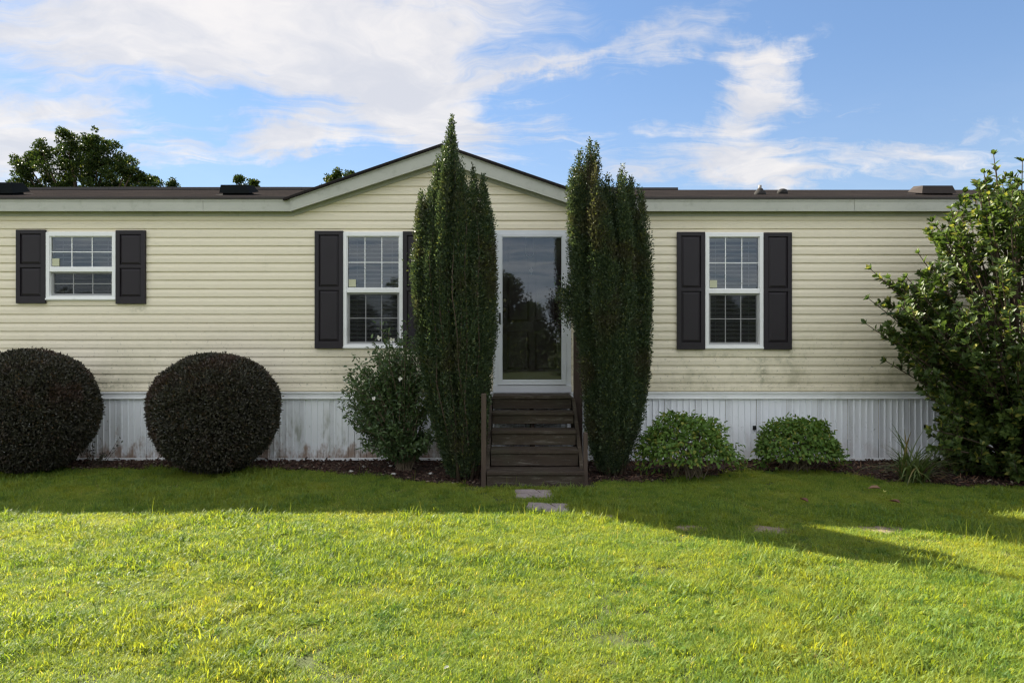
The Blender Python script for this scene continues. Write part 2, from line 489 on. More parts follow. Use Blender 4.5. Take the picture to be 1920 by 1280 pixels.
class MB:
    """collects polygons of ONE part"""
    def __init__(s):
        s.v, s.f = [], []

    def add(s, verts, faces):
        k = len(s.v)
        s.v += [tuple(p) for p in verts]
        s.f += [tuple(i + k for i in f) for f in faces]
        return s

    def box(s, x0, x1, y0, y1, z0, z1):
        return s.add([(x0, y0, z0), (x1, y0, z0), (x1, y1, z0), (x0, y1, z0), (x0, y0, z1), (x1, y0, z1), (x1, y1, z1), (x0, y1, z1)],
                     [(0, 3, 2, 1), (4, 5, 6, 7), (0, 1, 5, 4), (1, 2, 6, 5), (2, 3, 7, 6), (3, 0, 4, 7)])

    def prism(s, poly_xz, y0, y1):
        n = len(poly_xz)
        v = [(x, y0, z) for x, z in poly_xz] + [(x, y1, z) for x, z in poly_xz]
        f = [tuple(range(n)), tuple(range(2 * n - 1, n - 1, -1))]
        f += [((i + 1) % n, i, n + i, n + (i + 1) % n) for i in range(n)]
        return s.add(v, f)

    def frame(s, x0, x1, z0, z1, wl, wr, wb, wt, y0, y1):
        """rectangular frame: four bars, butted"""
        s.box(x0, x0 + wl, y0, y1, z0, z1)
        s.box(x1 - wr, x1, y0, y1, z0, z1)
        s.box(x0 + wl, x1 - wr, y0, y1, z0, z0 + wb)
        s.box(x0 + wl, x1 - wr, y0, y1, z1 - wt, z1)
        return s

    def tube(s, pts, radii, n=6, cap=True):
        pts = [Vector(p) for p in pts]
        k = len(s.v)
        for i, p in enumerate(pts):
            d = (pts[min(i + 1, len(pts) - 1)] - pts[max(i - 1, 0)])
            if d.length < 1e-9:
                d = Vector((0, 0, 1))
            d.normalize()
            a = d.cross(Vector((0.31, 0.95, 0.05)))
            if a.length < 1e-3:
                a = d.cross(Vector((1, 0, 0)))
            a.normalize()
            b = d.cross(a)
            r = radii[i] if isinstance(radii, (list, tuple)) else radii
            for j in range(n):
                q = p + r * (math.cos(2 * math.pi * j / n) * a + math.sin(2 * math.pi * j / n) * b)
                s.v.append(tuple(q))
        for i in range(len(pts) - 1):
            for j in range(n):
                s.f.append((k + i * n + j, k + i * n + (j + 1) % n, k + (i + 1) * n + (j + 1) % n, k + (i + 1) * n + j))
        if cap:
            s.f.append(tuple(k + j for j in range(n))[::-1])
            s.f.append(tuple(k + (len(pts) - 1) * n + j for j in range(n)))
        return s

    def lathe(s, c, prof, n=14, axis='z'):
        """prof: (radius, height) from bottom to top"""
        k = len(s.v)
        for r, h in prof:
            for j in range(n):
                a = 2 * math.pi * j / n
                if axis == 'z':
                    s.v.append((c[0] + r * math.cos(a), c[1] + r * math.sin(a), c[2] + h))
                else:                                   # along -y
                    s.v.append((c[0] + r * math.cos(a), c[1] - h, c[2] + r * math.sin(a)))
        for i in range(len(prof) - 1):
            for j in range(n):
                s.f.append((k + i * n + j, k + i * n + (j + 1) % n, k + (i + 1) * n + (j + 1) % n, k + (i + 1) * n + j))
        s.f.append(tuple(k + j for j in range(n))[::-1])
        s.f.append(tuple(k + (len(prof) - 1) * n + j for j in range(n)))
        return s

    def build(s, name, m, parent=None, smooth=False, bevel=0.0):
        me = bpy.data.meshes.new(name)
        me.from_pydata(s.v, [], s.f)
        me.materials.append(MAT[m])
        if smooth:
            me.polygons.foreach_set('use_smooth', [True] * len(me.polygons))
        me.update()
        o = link(bpy.data.objects.new(name, me), parent)
        if bevel:
            b = o.modifiers.new('bevel', 'BEVEL')
            b.width, b.segments, b.limit_method = bevel, 2, 'ANGLE'
        return o


def np_mesh(name, verts, tris, m, parent=None, rnd=None, smooth=False):
    """fast triangle mesh from numpy arrays, with a per-vertex random attribute"""
    me = bpy.data.meshes.new(name)
    nv, nt = len(verts), len(tris)
    me.vertices.add(nv)
    me.vertices.foreach_set('co', np.ascontiguousarray(verts, dtype=np.float32).ravel())
    me.loops.add(nt * 3)
    me.loops.foreach_set('vertex_index', np.ascontiguousarray(tris, dtype=np.int32).ravel())
    me.polygons.add(nt)
    me.polygons.foreach_set('loop_start', np.arange(0, nt * 3, 3, dtype=np.int32))
    if smooth:
        me.polygons.foreach_set('use_smooth', np.ones(nt, dtype=bool))
    if rnd is not None:
        at = me.attributes.new('rnd', 'FLOAT', 'POINT')
        at.data.foreach_set('value', np.ascontiguousarray(rnd, dtype=np.float32))
    me.update(calc_edges=True)
    me.validate()
    me.materials.append(MAT[m])
    o = bpy.data.objects.new(name, me)
    if parent is not False:
        link(o, parent)
    return o


def unit(a):
    return a / np.maximum(np.linalg.norm(a, axis=-1, keepdims=True), 1e-9)


def rdirs(n):
    return unit(rng.normal(size=(n, 3)))


def leaves(P, D, N, L, W, shape='diamond', fold=0.25, curl=0.0):
    """leaf blades at points P, growing along D, facing N. returns verts, tris, rnd"""
    n = len(P)
    D = unit(D)
    S = unit(np.cross(D, N))
    N = unit(np.cross(S, D))
    L = np.broadcast_to(np.asarray(L, float).reshape(-1, 1), (n, 1))
    W = np.broadcast_to(np.asarray(W, float).reshape(-1, 1), (n, 1))
    up = N * (W * fold)
    if shape == 'diamond':
        v = np.stack([P, P + D * L * .45 + S * W * .5 + up, P + D * L - N * L * curl, P + D * L * .45 - S * W * .5 + up], 1)
        t = np.array([[0, 1, 2], [0, 2, 3]])
    else:
        v = np.stack([P, P + D * L * .28 + S * W * .42 + up, P + D * L * .66 + S * W * .40 + up - N * L * curl * .4, P + D * L - N * L * curl,
                      P + D * L * .66 - S * W * .40 + up - N * L * curl * .4, P + D * L * .28 - S * W * .42 + up], 1)
        t = np.array([[0, 1, 2], [0, 2, 3], [0, 3, 4], [0, 4, 5]])
    k = v.shape[1]
    tris = (t[None] + (np.arange(n) * k)[:, None, None]).reshape(-1, 3)
    r = np.repeat(rng.random(n), k)
    return v.reshape(-1, 3), tris, r


def joinleaf(parts):
    V, T, Q, k = [], [], [], 0
    for v, t, r in parts:
        V.append(v)
        T.append(t + k)
        Q.append(r)
        k += len(v)
    return np.concatenate(V), np.concatenate(T), np.concatenate(Q)


# ================================================================== GROUND
EDGE = [(-40, 8.55), (-6.2, 8.52), (-2.64, 8.46), (-1.63, 8.03), (-0.78, 7.62), (-0.30, 7.50), (0.80, 7.50), (0.9, 7.72), (1.45, 7.73), (2.0, 7.90),
        (2.8, 8.36), (3.2, 8.43), (3.95, 8.28), (4.25, 7.75), (4.9, 7.53), (5.6, 7.45), (8, 7.4), (40, 7.5)]
EX, EY = np.array([e[0] for e in EDGE]), np.array([e[1] for e in EDGE])


def bed_edge(x):
    x = np.asarray(x, float)
    return np.interp(x, EX, EY) + 0.035 * np.sin(x * 7.3) + 0.025 * np.sin(x * 17.1 + 1)


g = MB()
N = 24
co = [-2500, -600, -150, -60, -30] + list(np.linspace(-15, 15, N)) + [30, 60, 150, 600, 2500]
for yy in co:
    for xx in co:
        g.v.append((xx, yy + 6, 0.0))
n_ = len(co)
for i in range(n_ - 1):
    for j in range(n_ - 1):
        g.f.append((i * n_ + j, i * n_ + j + 1, (i + 1) * n_ + j + 1, (i + 1) * n_ + j))
tag(g.build('lawn', 'ground'), 'wide mown lawn in front of the house', None, None, 'structure')

# mulch bed along the skirting: gently humped sheet just above the lawn
b = MB()
xs = np.arange(-11.5, 10.01, 0.12)
ys = np.linspace(0, 1, 9)
for i, x in enumerate(xs):
    e = float(bed_edge(x))
    for k, s in enumerate(ys):
        yy = e + (9.16 - e) * s
        hump = 0.006 + 0.035 * math.sin(math.pi * min(1, s * 1.15)) * (0.7 + 0.3 * math.sin(x * 2.3 + k))
        b.v.append((x, yy, hump if k else 0.004))
ny = len(ys)
for i in range(len(xs) - 1):
    for k in range(ny - 1):
        b.f.append((i * ny + k, (i + 1) * ny + k, (i + 1) * ny + k + 1, i * ny + k + 1))
tag(b.build('mulch_bed', 'mulch', smooth=True), 'dark bark mulch bed along the foot of the house', None, None, 'structure')

# ================================================================== HOUSE
house = empty('mobile_home', (0, 9.1, 0))
tag(house, 'long single-storey cream vinyl-sided mobile home with dark shutters and small entrance gable', 'house')
HOUSE_INV = Vector((0, -9.1, 0))


def hp(mb, name, m, parent=house, **kw):
    """part of the house; geometry is written in world coordinates"""
    if parent is house:
        mb.v = [(x, y - 9.1, z) for x, y, z in mb.v]
    return mb.build(name, m, parent, **kw)


def hpart(mb, name, m, **kw):
    o = hp(mb, name, m, house, **kw)
    return o


def sub(mb, name, m, parent, **kw):
    """sub-part: same local frame as the house (its parent sits at the house origin)"""
    mb.v = [(x, y - 9.1, z) for x, y, z in mb.v]
    return mb.build(name, m, parent, **kw)


HX0, HX1 = -11.2, 9.6
WALL_Y = 9.10
Z_SK_T = WZ(735)            # bottom of the siding
COURSE = 0.1134
Z_C0 = 0.9434
EAVE_Z, EAVE_Y = 3.485, 8.93
RIDGE_Y, RIDGE_Z = 13.1, 4.507
SLOPE = (RIDGE_Z - EAVE_Z) / (RIDGE_Y - EAVE_Y)
GY = 8.922
APX, APZ = WX(827.5, GY), WZ(271, GY)
GS = 0.343                   # gable slope
GFX0, GFX1 = WX(544, GY), WX(1111, GY)

# window openings, px: outer frame
WINS = [dict(o=(90, 220, 437, 562), mid=506, sh=((35, 89.5, 432, 569), (221, 276, 433, 570))),
        dict(o=(645, 756, 437, 652), mid=545, sh=((592, 645, 434, 653), (756.5, 810, 435, 654))),
        dict(o=(1321, 1429, 438, 653), mid=546.5, sh=((1268, 1320, 436, 655), (1430, 1482, 437, 655)))]
DOOR = (925, 1070, 433, 735)
OPEN = []
for W_ in WINS:
    x0, x1, t0, t1 = W_['o']
    OPEN.append((WX(x0) + .02, WX(x1) - .02, WZ(t1) + .02, WZ(t0) - .02))
OPEN.append((WX(DOOR[0]) + .02, WX(DOOR[1]) - .02, WZ(DOOR[3]) - .1, WZ(DOOR[2]) - .02))


def gable_lim(z):
    """x limits of the wall at height z (full width below the eave, the gable triangle above)"""
    if z <= 3.36:
        return HX0, HX1
    zz = APZ - 0.13
    h = (zz - z) / GS
    return APX - h, APX + h


# sheathing behind the siding, with the openings cut out
sh = MB()
xs_ = sorted({HX0, HX1} | {o[0] for o in OPEN} | {o[1] for o in OPEN})
for a, c in zip(xs_[:-1], xs_[1:]):
    z = 0.30
    for o in sorted((o for o in OPEN if o[0] <= a + 1e-6 and o[1] >= c - 1e-6), key=lambda q: q[2]):
        if o[2] > z:
            sh.box(a, c, 9.104, 9.20, z, o[2])
        z = o[3]
    sh.box(a, c, 9.104, 9.20, z, 3.34)
sh.prism([(gable_lim(3.37)[0], 3.34), (gable_lim(3.37)[1], 3.34), (APX, APZ - .14)], 9.106, 9.19)
front_wall = hpart(sh, 'front_wall', 'cream')


def course_profile(z0):
    return [(0.003, z0 + .006), (-0.004, z0 + .0061), (-0.013, z0 + .001), (-0.0165, z0), (-0.0185, z0 + .004), (-0.0185, z0 + .012), (-0.0170, z0 + .062), (-0.0130, z0 + .068), (-0.004, z0 + COURSE - .006), (0.0005, z0 + COURSE + .007)]


def clip_profile(pr, za, zb):
    if za <= pr[3][1] and zb >= pr[-1][1]:
        return list(pr)
    pr = pr[3:]
    out = []
    for (d0, q0), (d1, q1) in zip(pr[:-1], pr[1:]):
        if q1 <= za or q0 >= zb:
            continue
        for q in (max(q0, za), min(q1, zb)):
            s = 0 if q1 == q0 else (q - q0) / (q1 - q0)
            pt = (d0 + s * (d1 - d0), q)
            if not out or abs(out[-1][1] - pt[1]) > 1e-6 or abs(out[-1][0] - pt[0]) > 1e-6:
                out.append(pt)
    return out


row_seed = random.Random(3)
n_courses = 28
off = 0
for k in range(n_courses):
    z0 = Z_C0 + k * COURSE
    if k % 2 == 0:
        off = row_seed.uniform(0, 3.66)
    lim0, lim1 = gable_lim(z0 + .001), gable_lim(z0 + COURSE)
    if k >= 21 and lim0[1] - lim0[0] < .08:
        break
    segs, x = [], HX0 - off
    while x < HX1:
        segs.append((x, x + 3.66))
        x += 3.66
    for si, (sa, sb) in enumerate(segs):
        sa2, sb2 = max(sa, min(lim0[0], lim1[0])), min(sb, max(lim0[1], lim1[1]))
        if sb2 - sa2 < .03:
            continue
        brk = sorted({sa2, sb2} | {q for o in OPEN for q in o[:2] if sa2 < q < sb2})
        mb = MB()
        dy0 = 0.0 if si % 2 else -0.0022
        for a, c in zip(brk[:-1], brk[1:]):
            mid = (a + c) / 2
            rngs = [(z0 - .002, z0 + COURSE + .008)]
            for o in OPEN:
                if o[0] < mid < o[1]:
                    nr = []
                    for za, zb in rngs:
                        if o[3] <= za or o[2] >= zb:
                            nr.append((za, zb))
                            continue
                        if o[2] > za:
                            nr.append((za, o[2]))
                        if o[3] < zb:
                            nr.append((o[3], zb))
                    rngs = nr
            if not rngs and mb.f:
                sub(mb, 'siding_board', 'siding', front_wall)
                mb = MB()
            for za, zb in rngs:
                pr = clip_profile(course_profile(z0), za, zb)
                if len(pr) < 2:
                    continue
                L_, R_ = [], []
                for d, q in pr:
                    gl = gable_lim(q) if k >= 21 else (HX0, HX1)
                    xa, xb = max(a, gl[0]), min(c, gl[1])
                    if xb < xa:
                        xa = xb = (max(a, APX) if a > APX else min(c, APX)) if False else (xa + xb) / 2
                    L_.append((xa, WALL_Y + d + dy0, q))
                    R_.append((xb, WALL_Y + d + dy0, q))
                nn = len(L_)
                mb.add(L_ + R_, [(i, nn + i, nn + i + 1, i + 1) for i in range(nn - 1)])
        if mb.f:
            sub(mb, 'siding_board', 'siding', front_wall)

# the rest of the shell
sh = MB()
sh.box(HX0, HX1, 17.0, 17.1, 0.30, 3.42)
hpart(sh, 'rear_wall', 'cream')
for xa, xb in ((HX0, HX0 + .09), (HX1 - .09, HX1)):
    sh = MB()
    pts = [(9.21, .30), (16.99, .30), (16.99, 3.40), (RIDGE_Y, RIDGE_Z - .08), (9.21, 3.52)]
    n5 = len(pts)
    sh.add([(xa, y, z) for y, z in pts] + [(xb, y, z) for y, z in pts],
           [tuple(range(n5)), tuple(range(2 * n5 - 1, n5 - 1, -1))] + [((i + 1) % n5, i, n5 + i, n5 + (i + 1) % n5) for i in range(n5)])
    hpart(sh, 'end_wall', 'cream')
sh = MB()
sh.box(HX0 + .1, HX1 - .1, 9.21, 16.98, .78, .86)
hpart(sh, 'inner_floor', 'room')
sh = MB()
sh.box(HX0 + .1, HX1 - .1, 11.6, 11.66, .87, 3.2)
hpart(sh, 'inner_partition', 'room')
sh = MB()
sh.box(HX0 + .1, HX1 - .1, 9.21, 16.98, 3.22, 3.27)
hpart(sh, 'inner_ceiling', 'room')

# roof -----------------------------------------------------------------
rf = MB()
T = .035
ex0, ex1 = HX0 - .12, HX1 + .12
ZM = EAVE_Z + (9.24 - EAVE_Y) * SLOPE
for xa, xb, fy, fz in ((ex0, GFX0 + .02, EAVE_Y, EAVE_Z), (GFX0 + .02, GFX1 - .02, 9.24, ZM), (GFX1 - .02, ex1, EAVE_Y, EAVE_Z)):
    p4 = [(fy, fz), (RIDGE_Y, RIDGE_Z), (RIDGE_Y, RIDGE_Z - T), (fy, fz - T)]
    p4[3] = (fy, fz - .016)
    rf.add([(xa, y, z) for y, z in p4] + [(xb, y, z) for y, z in p4], [(0, 1, 5, 4), (2, 3, 7, 6), (3, 0, 4, 7), (0, 3, 2, 1), (4, 5, 6, 7)])
p4 = [(RIDGE_Y, RIDGE_Z), (17.27, EAVE_Z), (17.27, EAVE_Z - T), (RIDGE_Y, RIDGE_Z - T)]
rf.add([(ex0, y, z) for y, z in p4] + [(ex1, y, z) for y, z in p4], [(0, 1, 5, 4), (1, 2, 6, 5), (2, 3, 7, 6), (0, 3, 2, 1), (4, 5, 6, 7)])
roof = hpart(rf, 'roof', 'shingle')
# ridge vent in lengths, ragged at the joints
x = ex0
while x < WX(1268, 13.1) - .05:
    x2 = min(x + 1.22, WX(1268, 13.1))
    if not (x < -2.7 and x2 > -2.2 and False):
        rv = MB()
        h = .050 + row_seed.uniform(-.006, .008)
        rv.add([(x + .004, RIDGE_Y - .15, RIDGE_Z - .03), (x + .004, RIDGE_Y - .14, RIDGE_Z + h - .03), (x + .004, RIDGE_Y, RIDGE_Z + h), (x + .004, RIDGE_Y + .14, RIDGE_Z + h - .03), (x + .004, RIDGE_Y + .15, RIDGE_Z - .03),
                (x2, RIDGE_Y - .15, RIDGE_Z - .03), (x2, RIDGE_Y - .14, RIDGE_Z + h - .03), (x2, RIDGE_Y, RIDGE_Z + h), (x2, RIDGE_Y + .14, RIDGE_Z + h - .03), (x2, RIDGE_Y + .15, RIDGE_Z - .03)],
               [(0, 1, 6, 5), (1, 2, 7, 6), (2, 3, 8, 7), (3, 4, 9, 8), (0, 4, 3, 2, 1), (5, 6, 7, 8, 9)])
        sub(rv, 'ridge_vent', 'drip', roof)
    x = x2
# gable roof: two triangular slopes running back into the main roof
YB = EAVE_Y + (APZ - EAVE_Z) / SLOPE
gr = MB()
for sx in (-1, 1):
    fx = APX + sx * (APZ - (EAVE_Z - .02)) / GS
    tri = [(APX, GY - .03, APZ), (fx, GY - .03, EAVE_Z - .02), (fx + sx * .02, GY + .12, EAVE_Z + .005), (APX, YB + .1, APZ + .012)]
    lo = [(a, c, d - .03) for a, c, d in tri]
    gr.add(tri + lo, [(0, 1, 2, 3), (7, 6, 5, 4), (0, 4, 5, 1), (1, 5, 6, 2), (2, 6, 7, 3)])
hpart(gr, 'gable_roof', 'shingle')

# fascia boards, drip edges, soffit
FZ0, FZ1 = WZ(396, 8.95), EAVE_Z - .022


def flat_fascia(xa, xb):
    f = MB()
    f.box(xa + .002, xb - .002, 8.945, 8.962, FZ0, FZ1 + .004)
    f.box(xa + .002, xb - .002, 8.938, 8.9449, FZ1 - .028, FZ1 + .002)
    hpart(f, 'fascia_board', 'fascia')


cuts_l = [HX0 - .1, WX(-140, 8.95), WX(381, 8.95), GFX0 + .004]
cuts_r = [GFX1 - .004, WX(1602, 8.95), HX1 + .1]
for cs in (cuts_l, cuts_r):
    for a, c in zip(cs[:-1], cs[1:]):
        flat_fascia(a, c)
for a, c in ((HX0 - .1, GFX0), (GFX1, HX1 + .1)):
    d = MB()
    d.box(a, c, 8.922, 8.937, EAVE_Z - .024, EAVE_Z + .004)
    hpart(d, 'drip_edge', 'drip')
    s_ = MB()
    s_.box(a, c, 8.964, 9.083, FZ0 + .012, FZ0 + .022)
    hpart(s_, 'soffit', 'fascia')
    fz = MB()
    fz.box(a - .0, c, 9.066, 9.0855, FZ0 - .045, FZ0 + .010)
    hpart(fz, 'frieze_trim', 'fascia')
FV = 30 / F * GY                       # vertical height of the sloping fascia
for sx in (-1, 1):
    fx = GFX0 if sx < 0 else GFX1
    top = lambda x: APZ - .012 - abs(x - APX) * GS
    f = MB()
    poly = [(fx, FZ0 - .002), (APX, top(APX) - FV), (APX, top(APX)), (fx, top(fx))]
    if sx > 0:
        poly = poly[::-1]
    f.prism(poly, GY + .012, GY + .032)
    poly2 = [(fx, top(fx) - .036), (APX, top(APX) - .036), (APX, top(APX) + .002), (fx, top(fx) + .002)]
    f.prism(poly2 if sx < 0 else poly2[::-1], GY + .002, GY + .0115)
    hpart(f, 'gable_fascia', 'fascia')
    d = MB()
    poly3 = [(fx, top(fx) - .006), (APX, top(APX) - .006), (APX, top(APX) + .022), (fx, top(fx) + .022)]
    d.prism(poly3 if sx < 0 else poly3[::-1], GY - .016, GY + .0015)
    hpart(d, 'gable_drip_edge', 'drip')
    s_ = MB()
    za, zb = FZ0 + .018, top(APX) - FV + .02
    y0, y1 = GY + .033, 9.08
    s_.add([(fx, y0, za), (APX, y0, zb), (APX, y1, zb), (fx, y1, za), (fx, y0, za + .01), (APX, y0, zb + .01), (APX, y1, zb + .01), (fx, y1, za + .01)],
           [(0, 1, 2, 3), (7, 6, 5, 4), (0, 4, 5, 1), (3, 2, 6, 7)])
    hpart(s_, 'gable_soffit', 'fascia')
    fr = MB()
    poly4 = [(fx, za - .055), (APX, zb - .055), (APX, zb - .002), (fx, za - .002)]
    fr.prism(poly4 if sx < 0 else poly4[::-1], 9.062, 9.0815)
    hpart(fr, 'gable_frieze', 'fascia')
    # cheek that closes the gable's overhang end
    ck = MB()
    ck.box(fx - .006, fx + .006, GY + .010, 8.962, FZ0 - .004, EAVE_Z - .02)
    hpart(ck, 'fascia_joint', 'fascia')


def on_roof(px, Y):
    return (WX(px, Y), Y, EAVE_Z + (Y - EAVE_Y) * SLOPE)


def box_vent(px0, px1, Y, h, m):
    x0, x1 = WX(px0, Y), WX(px1, Y)
    z = EAVE_Z + (Y - EAVE_Y) * SLOPE
    v = MB()
    t_ = .055
    # flange, throat and sloped hood
    zz = lambda yy: EAVE_Z + (yy - EAVE_Y) * SLOPE
    v.add([(x0 - .04, Y - .05, zz(Y - .05) + .004), (x1 + .04, Y - .05, zz(Y - .05) + .004), (x1 + .04, Y + .38, zz(Y + .38) + .004), (x0 - .04, Y + .38, zz(Y + .38) + .004)], [(0, 1, 2, 3)])
    v.box(x0 + .04, x1 - .04, Y + .03, Y + .28, z - .02, z + h * .5)
    zt = z + h
    v.add([(x0, Y, z + .028), (x1, Y, z + .028), (x1, Y + .36, z + .125), (x0, Y + .36, z + .125),
           (x0 + t_ * .3, Y + .01, zt), (x1 - t_, Y + .01, zt), (x1 - t_, Y + .30, zt + .055), (x0 + t_, Y + .30, zt + .055)],
          [(0, 3, 2, 1), (4, 5, 6, 7), (0, 1, 5, 4), (1, 2, 6, 5), (2, 3, 7, 6), (3, 0, 4, 7)])
    o = hpart(v, 'roof_vent', m)
    return o


box_vent(411, 468, 9.85, .150, 'vent_dark')
box_vent(-42, 24, 9.85, .185, 'vent_dark')
box_vent(1729, 1794, 9.80, .140, 'vent_brown')
x, y, z = on_roof(1425, 10.1)
v = MB()
v.lathe((x, y, z - .03), [(.085, 0), (.088, .03), (.075, .07), (.045, .10), (.038, .115)], 16)
boot = hpart(v, 'pipe_boot', 'boot', smooth=True)
v = MB()
v.lathe((x, y, z + .05), [(.024, 0), (.024, .085), (.018, .086), (.018, .06)], 12)
sub(v, 'vent_pipe', 'pipe', boot, smooth=True)
x, y, z = on_roof(1467, 10.5)
v = MB()
v.lathe((x, y, z - .02), [(.078, 0), (.078, .045), (.066, .075), (.035, .092), (.008, .096)], 16)
hpart(v, 'round_vent_cap', 'boot', smooth=True)

# windows ----------------------------------------------------------------
for wi, W_ in enumerate(WINS):
    px0, px1, py0, py1 = W_['o']
    x0, x1, z1, z0 = WX(px0), WX(px1), WZ(py0), WZ(py1)
    zm = WZ(W_['mid'])
    f = MB()
    f.frame(x0, x1, z0, z1, .045, .045, .05, .045, 9.055, 9.15)
    f.frame(x0 - .012, x1 + .012, z0 - .012, z1 + .012, .028, .028, .028, .028, 9.068, 9.1035)   # flat nail-fin trim
    f.box(x0 - .004, x1 + .004, 9.045, 9.0549, z0 - .002, z0 + .018)
    f.box(x0 + .046, x1 - .046, 9.06, 9.145, zm - .026, zm + .026)                              # meeting rail
    win = hpart(f, 'window', 'white')
    for k, (sa, sb) in enumerate(((zm + .0265, z1 - .0455), (z0 + .0505, zm - .0265))):
        low = k == 1
        a, c = x0 + .0455, x1 - .0455
        ys = 9.085 if not low else 9.108
        sw = .012 if not low else .030
        s_ = MB()
        s_.frame(a, c, sa, sb, sw, sw, sw, sw * .8, ys - .012, ys + .022)
        sub(s_, 'sash', 'white', win)
        ga, gb, gc, gd = a + sw, c - sw, sa + sw, sb - sw * .8
        mw = .011
        cw, ch = (gb - ga) / 3, (gd - gc) / 2
        for i in (1, 2):
            m_ = MB()
            m_.box(ga + i * cw - mw / 2, ga + i * cw + mw / 2, ys + .001, ys + .0135, gc + .0005, gd - .0005)
            sub(m_, 'muntin', 'white', win)
        m_ = MB()
        m_.box(ga + .0005, gb - .0005, ys + .0005, ys + .014, gc + ch - mw / 2, gc + ch + mw / 2)
        sub(m_, 'muntin', 'white', win)
        for i in range(3):
            for j in range(2):
                p_ = MB()
                tl = [row_seed.uniform(-.0012, .0012) for _ in range(2)]
                xa, xb, za, zb = ga + i * cw + mw / 2, ga + (i + 1) * cw - mw / 2, gc + j * ch + mw / 2, gc + (j + 1) * ch - mw / 2
                yy = ys + .007
                p_.add([(xa, yy, za), (xb, yy + tl[0], za), (xb, yy + tl[0] + tl[1], zb), (xa, yy + tl[1], zb)], [(0, 1, 2, 3)])
                sub(p_, 'pane', 'glass', win)
        if low:
            sc_ = MB()
            sc_.add([(a + .004, ys - .016, sa + .004), (c - .004, ys - .016, sa + .004), (c - .004, ys - .016, sb - .004), (a + .004, ys - .016, sb - .004)], [(0, 1, 2, 3)])
            sub(sc_, 'insect_screen', 'screen', win)
        if not low:
            st = MB()
            st.box(ga + .010, ga + .105, ys - .002, ys + .0002, gc + .012, gc + .112)
            sub(st, 'sticker', 'sticker', win)
    # open slatted blind hanging just inside
    bl = MB()
    z = z1 - .09
    while z > z0 + .06:
        tz = .010
        bl.add([(x0 + .05, 9.165, z - tz), (x1 - .05, 9.165, z - tz), (x1 - .05, 9.213, z + tz), (x0 + .05, 9.213, z + tz),
                (x0 + .05, 9.165, z - tz + .004), (x1 - .05, 9.165, z - tz + .004), (x1 - .05, 9.213, z + tz + .004), (x0 + .05, 9.213, z + tz + .004)],
               [(0, 3, 2, 1), (4, 5, 6, 7), (0, 1, 5, 4), (2, 3, 7, 6)])
        z -= .0565
    for xx in (x0 + .16, x1 - .16):
        bl.box(xx, xx + .003, 9.16, 9.163, z0 + .05, z1 - .05)
    bl.box(x0 + .05, x1 - .05, 9.16, 9.215, z1 - .085, z1 - .045)
    o = sub(bl, 'blind', 'blind', win)
    o['kind'] = 'stuff'
    # shutters
    for (sx0, sx1, sy0, sy1) in W_['sh']:
        a, c, d, e = WX(sx0), WX(sx1), WZ(sy1), WZ(sy0)
        s_ = MB()
        st_, rt, rm, rb = .055, .052, .045, .095
        zmid = d + (e - d) * .51
        y0, y1 = 9.045, 9.080
        s_.box(a, a + st_, y0, y1, d, e)
        s_.box(c - st_, c, y0, y1, d, e)
        s_.box(a + st_, c - st_, y0, y1, d, d + rb)
        s_.box(a + st_, c - st_, y0, y1, zmid - rm / 2, zmid + rm / 2)
        s_.box(a + st_, c - st_, y0, y1, e - rt, e)
        s_.box(a + .01, c - .01, 9.0805, 9.0835, d + .01, e - .01)
        so = hpart(s_, 'shutter', 'shutter', bevel=.003)
        for za, zb in ((d + rb, zmid - rm / 2), (zmid + rm / 2, e - rt)):
            p_ = MB()
            i_ = .032
            xa, xb = a + st_ + .0005, c - st_ - .0005
            za, zb = za + .0005, zb - .0005
            p_.add([(xa, y0 + .020, za), (xb, y0 + .020, za), (xb, y0 + .020, zb), (xa, y0 + .020, zb),
                    (xa + i_, y0 + .006, za + i_), (xb - i_, y0 + .006, za + i_), (xb - i_, y0 + .006, zb - i_), (xa + i_, y0 + .006, zb - i_)],
                   [(4, 5, 6, 7), (0, 1, 5, 4), (1, 2, 6, 5), (2, 3, 7, 6), (3, 0, 4, 7)])
            sub(p_, 'shutter_panel', 'shutter', so)

# storm door and entry door --------------------------------------------
x0, x1, z1, z0 = WX(925), WX(1070), WZ(433), WZ(722)
f = MB()
f.box(x0, x0 + .062, 9.045, 9.19, z0, z1)
f.box(x1 - .066, x1, 9.045, 9.19, z0, z1)
f.box(x0 + .062, x1 - .066, 9.045, 9.19, z1 - .045, z1)
f.box(x0 - .004, x1 + .004, 9.02, 9.19, WZ(735) - .0, z0 - .001)
for k in range(7):
    zz = z0 + .12 + k * .30
    for xx in (x0 + .022, x1 - .022):
        f.lathe((xx, 9.0455, zz), [(.006, 0), (.005, .003)], 8, 'y')
dframe = hpart(f, 'door_frame', 'alu', bevel=.003)
a, c, d, e = x0 + .0635, x1 - .0675, z0 + .008, z1 - .0465
f = MB()
f.frame(a, c, d, e, .052, .052, .062, .042, 9.030, 9.062)
f.frame(a + .052, c - .052, d + .062, e - .042, .008, .008, .008, .008, 9.036, 9.056)
f.box(a, c, 9.024, 9.0295, d, d + .020)
sdoor = hpart(f, 'storm_door', 'alu', bevel=.003)
p_ = MB()
p_.add([(a + .06, 9.046, d + .07), (c - .06, 9.046, d + .07), (c - .06, 9.0465, e - .05), (a + .06, 9.0465, e - .05)], [(0, 1, 2, 3)])
sub(p_, 'door_glass', 'glass', sdoor)
h_ = MB()
zz = WZ(597)
h_.box(a + .012, a + .036, 9.012, 9.0295, zz - .075, zz + .075)
h_.box(a + .018, a + .030, 8.985, 9.0119, zz - .03, zz + .05)
sub(h_, 'door_handle', 'black', sdoor, bevel=.004)
